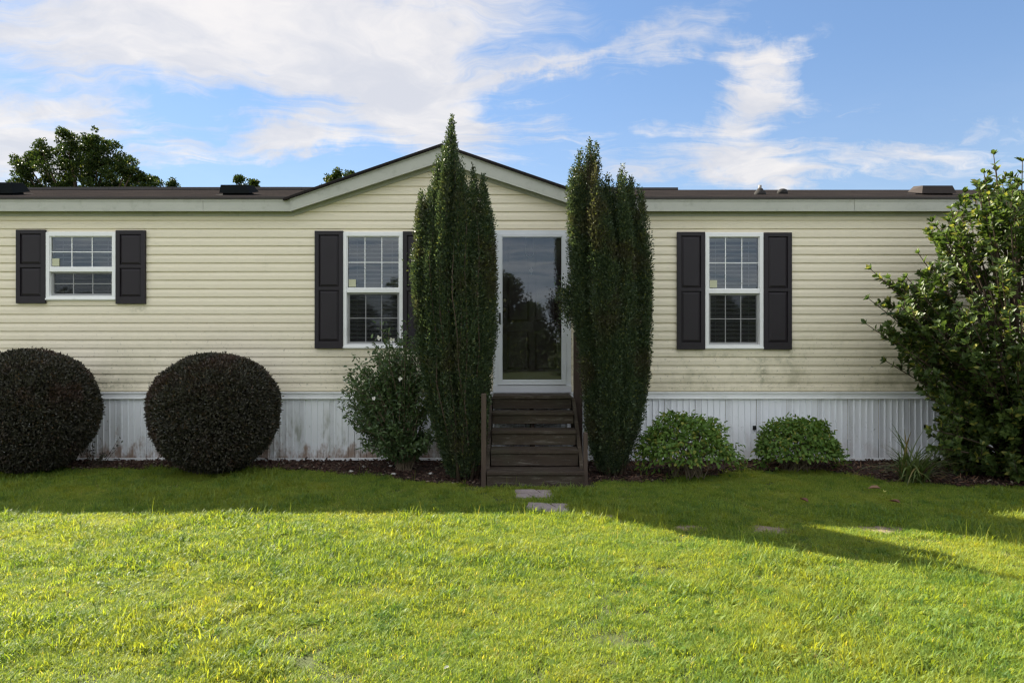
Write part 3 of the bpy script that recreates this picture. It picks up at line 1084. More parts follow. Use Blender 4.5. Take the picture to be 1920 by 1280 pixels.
for hz in (d + .25, (d + e) / 2, e - .25):
    h_ = MB()
    h_.tube([(c + .002, 9.026, hz - .05), (c + .002, 9.026, hz + .05)], .008, 8)
    sub(h_, 'hinge', 'alu', sdoor)
# inner six-panel door
ia, ic, id_, ie = x0 + .07, x1 - .07, z0 + .01, z1 - .05
f = MB()
f.box(ia, ic, 9.135, 9.175, id_, ie)
edoor = hpart(f, 'entry_door', 'door')
wdt = (ic - ia)
for (u0, u1) in ((.13, .46), (.54, .87)):
    for (v0, v1) in ((.10, .36), (.42, .74), (.80, .93)):
        xa, xb, za, zb = ia + u0 * wdt, ia + u1 * wdt, id_ + v0 * (ie - id_), id_ + v1 * (ie - id_)
        p_ = MB()
        q = .028
        p_.add([(xa, 9.1345, za), (xb, 9.1345, za), (xb, 9.1345, zb), (xa, 9.1345, zb),
                (xa + q, 9.124, za + q), (xb - q, 9.124, za + q), (xb - q, 9.124, zb - q), (xa + q, 9.124, zb - q)],
               [(4, 5, 6, 7), (0, 1, 5, 4), (1, 2, 6, 5), (2, 3, 7, 6), (3, 0, 4, 7)])
        sub(p_, 'door_panel', 'door', edoor)
v = MB()
v.lathe((WX(946), 9.135, WZ(580)), [(.032, 0), (.032, .004), (.012, .006), (.012, .03), (.026, .034), (.030, .048), (.024, .058), (.004, .062)], 14, 'y')
sub(v, 'door_knob', 'brass', edoor, smooth=True)
v = MB()
v.lathe((WX(946), 9.135, WZ(563)), [(.028, 0), (.026, .012), (.014, .014), (.004, .016)], 14, 'y')
sub(v, 'deadbolt', 'brass', edoor, smooth=True)
v = MB()                                              # small white knocker hung at eye height
kx, kz = WX(996), WZ(507)
v.tube([(kx + .020 * math.cos(t), 9.118, kz + .020 * math.sin(t)) for t in np.linspace(0, 2 * math.pi, 17)], .005, 6)
v.box(kx - .004, kx + .004, 9.114, 9.122, kz - .062, kz - .022)
v.box(kx - .004, kx + .004, 9.114, 9.122, kz + .022, kz + .045)
v.box(kx - .010, kx + .010, 9.115, 9.1235, kz - .008, kz + .008)
sub(v, 'door_knocker', 'nickel', edoor)
v = MB()                                              # white cord looped over the door top
cx_, cz_ = WX(993), WZ(443)
pts = [(cx_ - .052, 9.116, cz_ + .01)]
for t in np.linspace(0, math.pi, 13):
    pts.append((cx_ - .052 * math.cos(t) * (1 - .06 * math.sin(t)), 9.114, cz_ - .22 - .06 * math.sin(t)))
pts.append((cx_ + .052, 9.116, cz_ + .01))
v.tube(pts, .0035, 5)
sub(v, 'hanging_cord', 'nickel', edoor, smooth=True)

# small cream outlet cover beside the right columnar holly
f = MB()
f.box(WX(1207), WX(1220), 9.055, 9.088, WZ(718), WZ(690))
f.box(WX(1209), WX(1218), 9.050, 9.0549, WZ(715), WZ(693))
hpart(f, 'outlet_cover', 'cream', bevel=.004)

# skirting ----------------------------------------------------------------
f = MB()
f.box(HX0, HX1, 9.052, 9.099, WZ(747), Z_SK_T - .012)
f.box(HX0, HX1, 9.040, 9.099, Z_SK_T - .0115, Z_SK_T + .006)
f.box(HX0, HX1, 9.044, 9.0519, WZ(747), WZ(747) + .012)
skirting = hpart(f, 'skirting', 'trimwhite')
P_ = .406
ZT, ZB = WZ(747) - .001, .052
prof = []
for i in range(5):
    u = i * P_ / 5
    prof += [(u, .016), (u + .004, 0), (u + .012, 0), (u + .016, .016)] if i else [(0, .006), (.003, 0), (.012, 0), (.016, .016)]
prof.append((P_ - .001, .016))
pv_ = [(u, dy, 0) for u, dy in prof]
pm = bpy.data.meshes.new('skirting_panel')
nn = len(prof)
pm.from_pydata([(u, dy, ZB) for u, dy in prof] + [(u, dy, ZT) for u, dy in prof], [], [(i, i + 1, nn + i + 1, nn + i) for i in range(nn - 1)])
pm.materials.append(MAT['skirt'])
pm.update()
k0 = math.ceil(HX0 / P_)
for k in range(k0, int(HX1 / P_)):
    o = bpy.data.objects.new('skirting_panel', pm)
    o.location = (k * P_, 9.066 - 9.1 + random.uniform(-.002, .002), 0)
    o.rotation_euler = (random.uniform(-.004, .004), 0, 0)
    link(o, skirting)
x = HX0
rs = random.Random(5)
while x < HX1 - .2:
    x2 = min(HX1, x + rs.choice((1.2, 1.83, 2.4)))
    f = MB()
    dz = rs.uniform(-.006, .008)
    f.add([(x + .002, 9.046, .022 + dz), (x2 - .002, 9.046, .022 + dz * .3), (x2 - .002, 9.060, .022 + dz * .3), (x + .002, 9.060, .022 + dz),
           (x + .002, 9.046, .054 + dz), (x2 - .002, 9.046, .054 + dz * .3), (x2 - .002, 9.060, .056 + dz * .3), (x + .002, 9.060, .056 + dz)],
          [(0, 3, 2, 1), (4, 5, 6, 7), (0, 1, 5, 4), (1, 2, 6, 5), (3, 0, 4, 7)])
    sub(f, 'bottom_rail', 'trimwhite', skirting)
    x = x2
for px, py in ((1413, 801), (1732.5, 799.5)):
    f = MB()
    f.box(WX(px - 3.3), WX(px + 3.3), 9.060, 9.0655, WZ(py + 4), WZ(py - 4))
    sub(f, 'vent_plate', 'black', skirting)
# footing strip under the skirting
f = MB()
f.box(HX0, HX1, 9.062, 9.15, -.05, .03)
hpart(f, 'footing', 'mulch')

# ================================================================== WOODEN STEPS
SX = .255
steps = empty('wooden_steps', (SX, 8.2, 0))
tag(steps, 'dark weathered wooden steps with open risers leading up to the front door', 'steps')


def sp(mb, name, m, bevel=.005):
    mb.v = [(x - SX, y - 8.2, z) for x, y, z in mb.v]
    return mb.build(name, m, steps, bevel=bevel)


HWD = .50
fronts = [7.42, 7.71, 8.00, 8.29, 8.58]
for k, fy in enumerate(fronts):
    z = .185 * (k + 1)
    deep = .285 if k < 4 else .45
    if k < 4:
        for j, (ya, yb) in enumerate(((fy, fy + .138), (fy + .146, fy + deep + .015))):
            t_ = MB()
            dz = row_seed.uniform(-.003, .003)
            t_.box(SX - HWD + .004 - (.035 if k == 0 else 0), SX + HWD - .004 + (.035 if k == 0 else 0), ya, yb, z - .038 + dz, z + dz)
            sp(t_, 'tread', 'wood')
    else:
        for j in range(3):
            t_ = MB()
            t_.box(SX - HWD + .004, SX + HWD - .004, fy + j * .146, fy + .138 + j * .146, z - .045, z - .007)
            sp(t_, 'landing_board', 'wood')
    gap = (.004, .006, .014, .042, .010)[k]
    zb = .185 * k + gap
    zt = z - .040 if k < 4 else z - .047
    r_ = MB()
    ry = fy + .022
    r_.box(SX - HWD + .006 - (.035 if k == 0 else 0), SX + HWD - .006 + (.035 if k == 0 else 0), ry, ry + .032, zb, zt)
    sp(r_, 'riser', 'wood')
for xx in (SX - HWD - .045, SX, SX + HWD + .004):
    s_ = MB()
    wd = .041 if xx != SX else .035
    x_a = xx if xx != SX else SX - .018
    if xx == SX:
        poly = [(7.50, .0), (9.03, .0), (9.03, .86)] + [(q, zz) for k in (4, 3, 2, 1) for q, zz in (((fronts[k] + .06), .185 * (k + 1) - .05), ((fronts[k] + .06), .185 * k - .05))]
        poly = [(7.52, .0), (9.02, .0), (9.02, .82), (8.74, .82), (7.66, .10)]
    else:
        poly = [(7.535, .0), (7.80, .0), (9.03, .62), (9.03, .87), (8.64, .87), (7.535, .145)]
    n_p = len(poly)
    s_.add([(x_a, y, z) for y, z in poly] + [(x_a + wd, y, z) for y, z in poly],
           [tuple(range(n_p)), tuple(range(2 * n_p - 1, n_p - 1, -1))] + [((i + 1) % n_p, i, n_p + i, n_p + (i + 1) % n_p) for i in range(n_p)])
    sp(s_, 'stringer', 'wood', 0.0)
for (xa, ya, zt, w_) in ((SX - HWD - .092, 7.455, 1.03, .055), (SX - HWD - .120, 8.62, 1.02, .072), (SX + HWD + .030, 7.475, .60, .045), (SX + HWD + .047, 8.86, 1.72, .115)):
    p_ = MB()
    p_.box(xa, xa + w_, ya, ya + .07, 0.0, zt)
    sp(p_, 'post', 'post')

# ================================================================== STEPPING STONES
def stepping_stone(cx, cy, sx, sy, rot, zt, label, seed):
    """square cast slab whose face is moulded as broken flagstones: wedge pieces with joints"""
    r = random.Random(seed)
    root = empty('stepping_stone', (cx, cy, 0))
    root.rotation_euler = (r.uniform(-.02, .02), r.uniform(-.02, .02), rot)
    tag(root, label, 'stepping stone', 'stepping stones in the lawn')
    m = MB()
    m.box(-sx / 2, sx / 2, -sy / 2, sy / 2, -.04, zt - .012)
    m.build('slab', 'stone', root, bevel=.008)
    # outer ring of points and a wandering inner joint
    ring = [(-.5, -.5), (-.12 + r.uniform(-.1, .1), -.5), (.5, -.5), (.5, .02 + r.uniform(-.1, .1)), (.5, .5), (.08 + r.uniform(-.1, .1), .5), (-.5, .5), (-.5, .1 + r.uniform(-.1, .1))]
    c1 = (-.16 + r.uniform(-.05, .05), r.uniform(-.06, .06))
    c2 = (.18 + r.uniform(-.05, .05), r.uniform(-.06, .06))
    cells = [[ring[0], ring[1], c1, ring[7]], [ring[1], ring[2], ring[3], c2, c1], [ring[3], ring[4], ring[5], c2], [ring[5], ring[6], ring[7], c1, c2]]
    for cell in cells:
        gx_, gy_ = sum(p[0] for p in cell) / len(cell), sum(p[1] for p in cell) / len(cell)
        q = [((gx_ + (p[0] - gx_) * .91) * sx, (gy_ + (p[1] - gy_) * .91) * sy) for p in cell]
        h = zt + r.uniform(-.003, .003)
        m = MB()
        k = len(q)
        m.add([(x, y, zt - .014) for x, y in q] + [(x, y, h) for x, y in q], [tuple(range(k, 2 * k))] + [(i, (i + 1) % k, k + (i + 1) % k, k + i) for i in range(k)])
        m.build('flag_piece', 'stone', root, bevel=.004)
    return root


STONES = [(WX(1001, 7.12), 7.12, .40, .38, .06, .022, 'pinkish grey stepping stone closest to the wooden steps'),
          (WX(1027, 6.53), 6.53, .42, .37, -.10, .020, 'pinkish grey stepping stone at the edge of the house shadow')]
for i, (cx, cy, sx, sy, rot_, zt, lab) in enumerate(STONES):
    stepping_stone(cx, cy, sx, sy, rot_, zt, lab, 11 + i)

PATCH = [(1135, 972, .15, .09), (1297, 990, .13, .07), (1447, 994, .19, .09), (1640, 993, .20, .09)]
PLAB = ['sandy bare patch in the lawn just right of the second stepping stone', 'small dull sandy bare patch at the shadow edge in mid lawn',
        'wide dull sandy bare patch in the shaded grass', 'sandy bare patch catching sunlight between two shadows']
PATCHW = []
for (px, py, rx, ry), lab in zip(PATCH, PLAB):
    Y = 1.6 * F / (py - 640)
    X = WX(px, Y)
    PATCHW.append((X, Y, rx, ry))
    m = MB()
    r = random.Random(px)
    nr, na = 5, 26
    m.v.append((X, Y, .014))
    for i in range(1, nr + 1):
        for j in range(na):
            a = 2 * math.pi * j / na
            q = i / nr * (1 + .16 * math.sin(3 * a + px) + .1 * math.sin(7 * a + 1))
            m.v.append((X + rx * 1.25 * q * math.cos(a), Y + ry * 1.5 * q * math.sin(a), .004 + .010 * (1 - (i / nr) ** 2) + (r.uniform(-.003, .003) if i < nr else 0)))
    for j in range(na):
        m.f.append((0, 1 + j, 1 + (j + 1) % na))
    for i in range(nr - 1):
        for j in range(na):
            m.f.append((1 + i * na + j, 1 + (i + 1) * na + j, 1 + (i + 1) * na + (j + 1) % na, 1 + i * na + (j + 1) % na))
    tag(m.build('bare_soil', 'sand', smooth=True), lab, None, None, 'structure')


# ================================================================== VEGETATION
def rebase(v, o):
    return v - np.asarray(o)[None]


def leaf_obj(name, data, m, root):
    v, t, r = data
    return np_mesh(name, rebase(v, root.location), t, m, root, r)


def stem_obj(name, mb, m, root):
    mb.v = [(x - root.location.x, y - root.location.y, z - root.location.z) for x, y, z in mb.v]
    return mb.build(name, m, root, smooth=True)


def round_bush(cx, cy, rx, ry, zc, rz_top, rz_bot, label, seed, n=42000):
    global rng
    rng = np.random.default_rng(seed)
    root = empty('round_clipped_bush', (cx, cy, 0))
    tag(root, label, 'bush', 'clipped round bushes')

    def surf(d, rad):
        rz = np.where(d[:, 2:] > 0, rz_top, rz_bot)
        lump = 1 + .012 * np.sin(d[:, :1] * 7 + seed) * np.cos(d[:, 2:] * 6 + 1) + .012 * np.sin(d[:, 1:2] * 15 + d[:, 2:] * 11)
        e = np.concatenate([d[:, :1] * rx, d[:, 1:2] * ry, d[:, 2:] * rz], 1)
        return np.array([[cx, cy, zc]]) + e * rad[:, None] * lump

    parts = []
    d = rdirs(n)
    # squarer shoulders: clipped globes are fuller than an ellipsoid
    q = d / (np.sum(np.abs(d) ** 2.07, 1, keepdims=True) ** (1 / 2.07))
    rad = 1 - np.abs(rng.normal(0, .055, n))
    P = surf(q, rad)
    keep = P[:, 2] > .03
    P, dd = P[keep], d[keep]
    D = dd * .7 + rdirs(len(P)) * .75 + np.array([[0, 0, .35]])
    Nn = dd * .5 + rdirs(len(P)) * .6 + np.array([[0, 0, .5]])
    parts.append(leaves(P, D, Nn, rng.uniform(.024, .042, len(P)), rng.uniform(.014, .022, len(P)), 'diamond', .3))
    # a few untrimmed shoots that stick out
    k = 900
    d2 = rdirs(k)
    P2 = surf(d2, rng.uniform(1.0, 1.035, k))
    ok = P2[:, 2] > .1
    parts.append(leaves(P2[ok], d2[ok] + rdirs(ok.sum()) * .4, rdirs(ok.sum()), .035, .018))
    # inner leaves
    d3 = rdirs(5000)
    P3 = surf(d3, rng.uniform(.55, .86, 5000))
    ok = P3[:, 2] > .05
    parts.append(leaves(P3[ok], rdirs(ok.sum()), rdirs(ok.sum()), .09, .06))
    leaf_obj('foliage', joinleaf(parts), 'box_leaf', root)
    s = MB()
    for j in range(9):
        a = j * 2.4
        s.tube([(cx + .06 * math.cos(a), cy + .06 * math.sin(a), 0), (cx + .22 * math.cos(a), cy + .22 * math.sin(a), .4), (cx + .48 * math.cos(a), cy + .45 * math.sin(a), .95)], [.028, .02, .008], 6)
    stem_obj('stems', s, 'bark', root)
    return root


round_bush(WX(57, 8.28), 8.28, .745, .70, .79, .705, .78, 'larger dark round clipped bush cut by the picture edge, below the small window', 21)
round_bush(WX(404, 8.28), 8.28, .745, .70, .80, .645, .80, 'dark round clipped bush standing free between small window and entrance window', 22)


def columnar(Y, rows, spires, base_px, label, seed, shoots=900, bulge=None):
    """upright multi-stemmed holly. rows: (py, px_left, px_right); spires: (px, py_top, half width px)"""
    global rng
    rng = np.random.default_rng(seed)
    rr = random.Random(seed)
    bx = WX(base_px, Y)
    root = empty('columnar_holly', (bx, Y, 0))
    tag(root, label, 'shrub', 'columnar hollies flanking the steps')
    zz = np.array([WZ(r[0], Y) for r in rows])[::-1]
    cc = np.array([WX((r[1] + r[2]) / 2, Y) for r in rows])[::-1]
    hw = np.array([(r[2] - r[1]) / 2 * Y / F for r in rows])[::-1] * .93
    sp_ = [(WX(p, Y), WZ(t, Y), h * Y / F) for p, t, h in spires]
    P, D = [], []
    stems = MB()
    plumes = []
    for sx_, st_, sh_ in sp_:                      # the spires one can see on the skyline
        plumes.append((max(-.88, min(.88, (sx_ - cc[-1]) / hw[-1])), rr.uniform(-.45, .1), st_, sx_))
    for sx_, st_, sh_ in sorted(sp_, key=lambda q: -q[1])[:2]:      # hidden plumes added behind the tallest tops to broaden their cast shadow
        for v_b in (.25, .6):
            plumes.append((max(-.8, min(.8, (sx_ - cc[-1]) / hw[-1])), v_b + rr.uniform(-.1, .1), st_ - rr.uniform(.05, .25), sx_))
    while len(plumes) < len(sp_) + 27:             # and lower plumes filling the body
        a, q_ = rr.uniform(0, 2 * math.pi), rr.uniform(.1, 1) ** .5 * .93
        u, v = q_ * math.cos(a), q_ * math.sin(a)
        xt = cc[-1] + u * hw[-1]
        near = max(st_ - (abs(xt - sx_) / sh_) ** 1.5 * sh_ * 1.6 for sx_, st_, sh_ in sp_)
        plumes.append((u, v, near - rr.uniform(.12, .62), xt))
    for s in range(shoots):
        # follow one of the spires at the top, spread to the envelope below
        pu_, pv_, ptop, px_ = plumes[s % len(plumes)]
        sg = .075 + .045 * rr.random()
        u, v = pu_ + rr.gauss(0, sg), pv_ + rr.gauss(0, sg)
        rad = math.hypot(u, v)
        if rad > 1:
            u, v, rad = u / rad, v / rad, 1.0
        stray = rr.random() < .07 and s % len(plumes) > 3
        off_ = math.hypot(u - pu_, v - pv_) / .10
        best = (0, px_)
        top = ptop - (off_ ** 1.5) * .17 - rr.uniform(0, .10) + (rr.uniform(.03, .15) if stray else 0)
        z0 = rr.uniform(.05, .35) if rr.random() < .55 else rr.uniform(.35, top * .75)
        nst = max(4, int((top - z0) / .021))
        ph = rr.uniform(0, 6.28)
        wob = rr.uniform(.008, .03)
        pts = []
        for i in range(nst):
            z = z0 + (top - z0) * i / (nst - 1)
            cxx, hh = np.interp(z, zz, cc), np.interp(z, zz, hw)
            pull = max(0, (z - (top - .55)) / .55)
            x = cxx + u * hh + wob * math.sin(z * 5 + ph)
            x = x + (best[1] - x) * .30 * pull
            y = Y + v * hh * .95 * (1 - .2 * pull) + wob * math.cos(z * 4 + ph)
            pts.append((x, y, z))
        pts = np.array(pts)
        k = len(pts)
        for rep in range(3):
            ang = rng.uniform(0, 2 * math.pi, k)
            out = np.stack([np.cos(ang), np.sin(ang), np.zeros(k)], 1)
            rad_l = rng.uniform(.004, .042, (k, 1)) * np.clip((top + .03 - pts[:, 2:]) / .2, .25, 1)
            P.append(pts + out * rad_l + rng.normal(0, .004, (k, 3)))
            D.append(out * .62 + np.array([[u * .3, v * .3, .62]]) + rng.normal(0, .3, (k, 3)))
        if s % 9 == 0:
            sub_ = pts[::max(1, k // 6)]
            if len(sub_) > 2:
                stems.tube([tuple(q) for q in sub_], [.010 - .008 * i / len(sub_) for i in range(len(sub_))], 4, cap=False)
    P, D = np.concatenate(P), np.concatenate(D)
    if bulge is not None:
        for (px, py, r_) in bulge:
            k = 900
            c0 = np.array([WX(px, Y), Y - .1, WZ(py, Y)])
            q = c0 + rng.normal(0, 1, (k, 3)) * np.array([r_, r_, r_ * 1.6]) * Y / F
            P = np.concatenate([P, q])
            D = np.concatenate([D, rdirs(k) + np.array([[0, 0, .5]])])
    k = len(P)
    Nn = D * 0 + rdirs(k) * .7 + np.array([[0, -.1, .8]])
    data = leaves(P, D, Nn, rng.uniform(.022, .040, k), rng.uniform(.012, .020, k), 'diamond', .3)
    leaf_obj('foliage', data, 'holly_leaf', root)
    for j in range(10):
        a = j * 2.39
        r_ = .03 + .012 * j
        top_h = rr.uniform(1.2, 2.3)
        c_t = np.interp(top_h, zz, cc)
        stems.tube([(bx + r_ * math.cos(a), Y + r_ * math.sin(a), -.02), (bx + 1.8 * r_ * math.cos(a), Y + 1.8 * r_ * math.sin(a), .5), (c_t + .3 * math.cos(a), Y + .3 * math.sin(a), top_h)], [.022, .016, .008], 6)
    stem_obj('stems', stems, 'bark', root)
    return root


columnar(7.80,
         [(350, 785, 922), (400, 778, 926), (450, 778, 929), (500, 773, 931), (560, 776, 931), (620, 784, 930), (660, 784, 926), (700, 793, 920), (750, 801, 916), (800, 815, 910), (850, 830, 904), (875, 838, 890), (905, 848, 878)],
         [(848, 216, 13), (821, 286, 13), (835, 300, 10), (886, 296, 13), (906, 322, 10), (797, 352, 15), (784, 392, 12), (918, 350, 12), (926, 385, 10), (866, 330, 16)],
         872, 'tall dark columnar holly with a single high spire, beside the entrance window', 31, bulge=[(790, 500, 9)])
columnar(8.05,
         [(350, 1058, 1210), (400, 1058, 1216), (450, 1060, 1221), (500, 1062, 1221), (560, 1062, 1222), (600, 1066, 1222), (650, 1080, 1219), (700, 1085, 1216), (750, 1089, 1210), (800, 1094, 1202), (850, 1108, 1183), (885, 1124, 1162)],
         [(1104, 255, 12), (1116, 270, 10), (1086, 270, 9), (1166, 296, 15), (1137, 318, 11), (1180, 318, 10), (1069, 320, 12), (1202, 338, 12), (1150, 340, 14)],
         1150, 'tall dark columnar holly with several blunt tops, on the far side of the door', 32, bulge=[(1060, 555, 8), (1066, 585, 9)])

# flowering shrub (loose fan of arching stems) ----------------------------------
rng = np.random.default_rng(41)
rr = random.Random(41)
Y0 = 8.35
root = empty('flowering_shrub', (WX(758, Y0), Y0, 0))
tag(root, 'loose leafy shrub with a few white flowers under the entrance window', 'shrub')
tips = [(652, 690), (645, 728), (642, 752), (662, 792), (680, 820), (690, 660), (665, 668), (712, 606), (700, 640), (735, 642), (722, 655), (755, 632), (770, 640), (765, 600), (785, 620),
        (800, 680), (810, 740), (820, 800), (705, 700), (690, 740), (720, 760), (740, 700), (760, 720), (700, 790), (780, 760), (735, 800), (770, 700), (715, 840), (800, 830), (655, 705), (672, 745), (760, 800), (680, 700), (745, 668), (725, 690), (790, 655)]
st = MB()
P, D = [], []
flw = []
bx, by = root.location.x, root.location.y
for ti in range(250):
    px, py = tips[ti % len(tips)]
    if ti >= len(tips):
        f_ = rr.uniform(.72, 1.0)
        px, py = 758 + (px - 758) * f_ + rr.uniform(-14, 14), 865 + (py - 865) * f_ + rr.uniform(-10, 14)
    dy = rr.uniform(-.42, .35)
    tx, tz = WX(px, Y0 + dy), WZ(py, Y0 + dy)
    p0 = np.array([bx + rr.uniform(-.08, .08), by + rr.uniform(-.06, .06), 0])
    p2 = np.array([tx, by + dy, tz])
    p1 = (p0 + p2) / 2 + np.array([rr.uniform(-.08, .08) - (tx - bx) * .15, 0, .10 + .12 * rr.random()])
    ts = np.linspace(0, 1, 30)[:, None]
    c_ = (1 - ts) ** 2 * p0 + 2 * ts * (1 - ts) * p1 + ts ** 2 * p2
    st.tube([tuple(c_[i]) for i in (0, 7, 15, 22, 29)], [.009, .007, .005, .0035, .002], 5, cap=False)
    sel = c_[8:]
    for rep in range(3):
        k = len(sel)
        P.append(sel + rng.normal(0, .022, (k, 3)))
        tang = unit(np.gradient(sel, axis=0))
        D.append(tang * .5 + rdirs(k) * .85 + np.array([[0, 0, .1]]))
    if rr.random() < .08:
        flw.append(p2)
P, D = np.concatenate(P), np.concatenate(D)
keep = P[:, 2] > .12
P, D = P[keep], D[keep]
Nn = rdirs(len(P)) * .6 + np.array([[0, -.2, .8]])
leaf_obj('foliage', leaves(P, D, Nn, rng.uniform(.038, .070, len(P)), rng.uniform(.020, .034, len(P)), 'oval', .2, .15), 'rose_leaf', root)
stem_obj('stems', st, 'twig', root)
for px, py, dy in ((711, 633, -.36), (735, 638, -.32), (648, 712, -.1), (702, 748, -.42), (752, 710, -.48)):
    c0 = np.array([WX(px, Y0 + dy), Y0 + dy, WZ(py, Y0 + dy)])
    a = np.arange(6) * (2 * math.pi / 6) + rr.random()
    face = np.array([rr.uniform(-.5, .3), -1, rr.uniform(-.1, .5)])
    face /= np.linalg.norm(face)
    e1 = np.cross(face, [0, 0, 1.0]); e1 /= np.linalg.norm(e1)
    e2 = np.cross(face, e1)
    dirs = np.cos(a)[:, None] * e1 + np.sin(a)[:, None] * e2 + face * .45
    leaf_obj('flower', leaves(np.repeat(c0[None], 6, 0) + rng.normal(0, .004, (6, 3)), dirs + rng.normal(0, .25, (6, 3)), np.repeat(face[None], 6, 0), rng.uniform(.026, .042, 6), .028, 'oval', .25), 'petal', root)


# broad-leaved mounds ---------------------------------------------------------------
def mound(cx, cy, rx, ry, h, label, seed, n=2300, ragged=0.0, lean=0.0, extra=()):
    global rng
    rng = np.random.default_rng(seed)
    rr = random.Random(seed)
    root = empty('broadleaf_bush', (cx, cy, 0))
    tag(root, label, 'bush', 'small leafy bushes before the white skirting')
    d = rdirs(n)
    d[:, 2] = np.abs(d[:, 2]) * 1.05 - .12
    rad = 1 - np.abs(rng.normal(0, .17, n))
    lump = 1 + .11 * np.sin(d[:, 0] * 5 + seed) * np.sin(d[:, 2] * 6 + d[:, 1] * 3) + rng.normal(0, .065, n)
    zc = h * .36
    P = np.array([[cx, cy, zc]]) + d * np.array([[rx, ry, h * .64]]) * (rad * lump)[:, None]
    P[:, 0] += lean * (P[:, 2] / h)
    for ex, ez, er, k in extra:
        q = np.array([[cx + ex, cy - .05, ez]]) + rng.normal(0, 1, (k, 3)) * er
        P = np.concatenate([P, q])
        d = np.concatenate([d, unit(q - np.array([[cx, cy, zc]]))])
    keep = P[:, 2] > .05 + ragged * .12 * rng.random(len(P))
    P, d = P[keep], d[keep]
    D = d * .7 + rdirs(len(P)) * .6 + np.array([[0, 0, -.22]])
    Nn = d * .8 + rdirs(len(P)) * .35 + np.array([[0, -.1, .6]])
    leaf_obj('foliage', leaves(P, D, Nn, rng.uniform(.034, .068, len(P)), rng.uniform(.022, .042, len(P)), 'oval', .2, .2), 'hyd_leaf', root)
    st = MB()
    for j in range(60):
        a, q = rr.uniform(0, 6.28), rr.uniform(.35, .95)
        bxx, byy = cx + rr.uniform(-.22, .22) * rx * 1.6, cy + rr.uniform(-.2, .2)
        tx, ty, tz = cx + rx * q * math.cos(a), cy + ry * q * math.sin(a), zc + h * .55 * math.sqrt(max(.02, 1 - q * q)) * rr.uniform(.5, 1.05)
        st.tube([(bxx, byy, 0), ((bxx * .6 + tx * .4), (byy * .6 + ty * .4), tz * .5), (tx, ty, tz)], [.006, .005, .002], 4, cap=False)
    stem_obj('stems', st, 'twig', root)
    return root


mound(WX(1288, 8.0), 8.0, .53, .45, .79, 'bushier light green leafy bush with bare stems at its foot beside the columnar holly', 51, 3600, ragged=2.2,
      extra=((-.50, .22, .07, 110), (.46, .26, .09, 160), (.58, .16, .05, 60), (-.40, .48, .07, 90), (-.3, .1, .1, 60), (.05, .1, .12, 70)))
mound(WX(1496, 8.42), 8.42, .49, .40, .69, 'compact rounded light green leafy bush in front of the white skirting', 52, 3600, ragged=.4,
      extra=((.46, .12, .06, 60), (-.42, .15, .06, 60)))

# big glossy shrub at the end -------------------------------------------------------
rng = np.random.default_rng(61)
rr = random.Random(61)
Y0 = 7.95
CX = 5.90
root = empty('large_evergreen_shrub', (CX, Y0, 0))
tag(root, 'big spreading glossy-leaved evergreen shrub rising above the eave at the picture edge', 'shrub')
ez = np.array([.1, .2, .6, .95, 1.3, 1.7, 2.2, 2.65, 3.14, 3.45])
er = np.array([.62, .80, .92, 1.06, 1.38, 1.50, 1.38, 1.14, .74, .42])
tips = []
for i in range(255):
    z = rr.uniform(.12, 3.42)
    r_ = float(np.interp(z, ez, er)) * (rr.uniform(.35, 1.0) ** .5)
    a = rr.uniform(0, 2 * math.pi)
    tips.append((CX + r_ * math.cos(a), Y0 + min(r_, 1.05) * .98 * math.sin(a) - .05, z + rr.uniform(-.05, .12)))
for i in range(110):
    a = rr.uniform(math.pi * .72, math.pi * 1.9)
    r_ = rr.uniform(.5, .93)
    tips.append((CX + .12 + r_ * math.cos(a), Y0 + r_ * .95 * math.sin(a), rr.uniform(.10, 1.15)))
for px, py, dy in ((1633, 505, 0), (1629, 560, -.1), (1624, 607, -.2), (1662, 677, 0), (1722, 475, 0), (1757, 425, 0), (1783, 392, -.1), (1831, 345, 0), (1863, 290, 0), (1917, 303, -.1),
                   (1668, 522, .0), (1690, 540, -.1), (1660, 575, -.15), (1685, 590, -.2), (1655, 620, -.1), (1695, 660, -.2), (1710, 610, 0), (1720, 565, .1), (1700, 520, -.3), (1690, 575, -.4), (1665, 612, -.2), (1680, 640, -.3), (1735, 740, -.4), (1745, 805, -.5), (1750, 840, -.5), (1722, 700, -.3), (1713, 545, .1), (1845, 325, -.2), (1868, 320, .05), (1905, 350, -.2), (1880, 345, -.2)):
    tips.append((WX(px, Y0 + dy), Y0 + dy, WZ(py, Y0 + dy)))
st = MB()
P, D, Nl, Ls = [], [], [], []
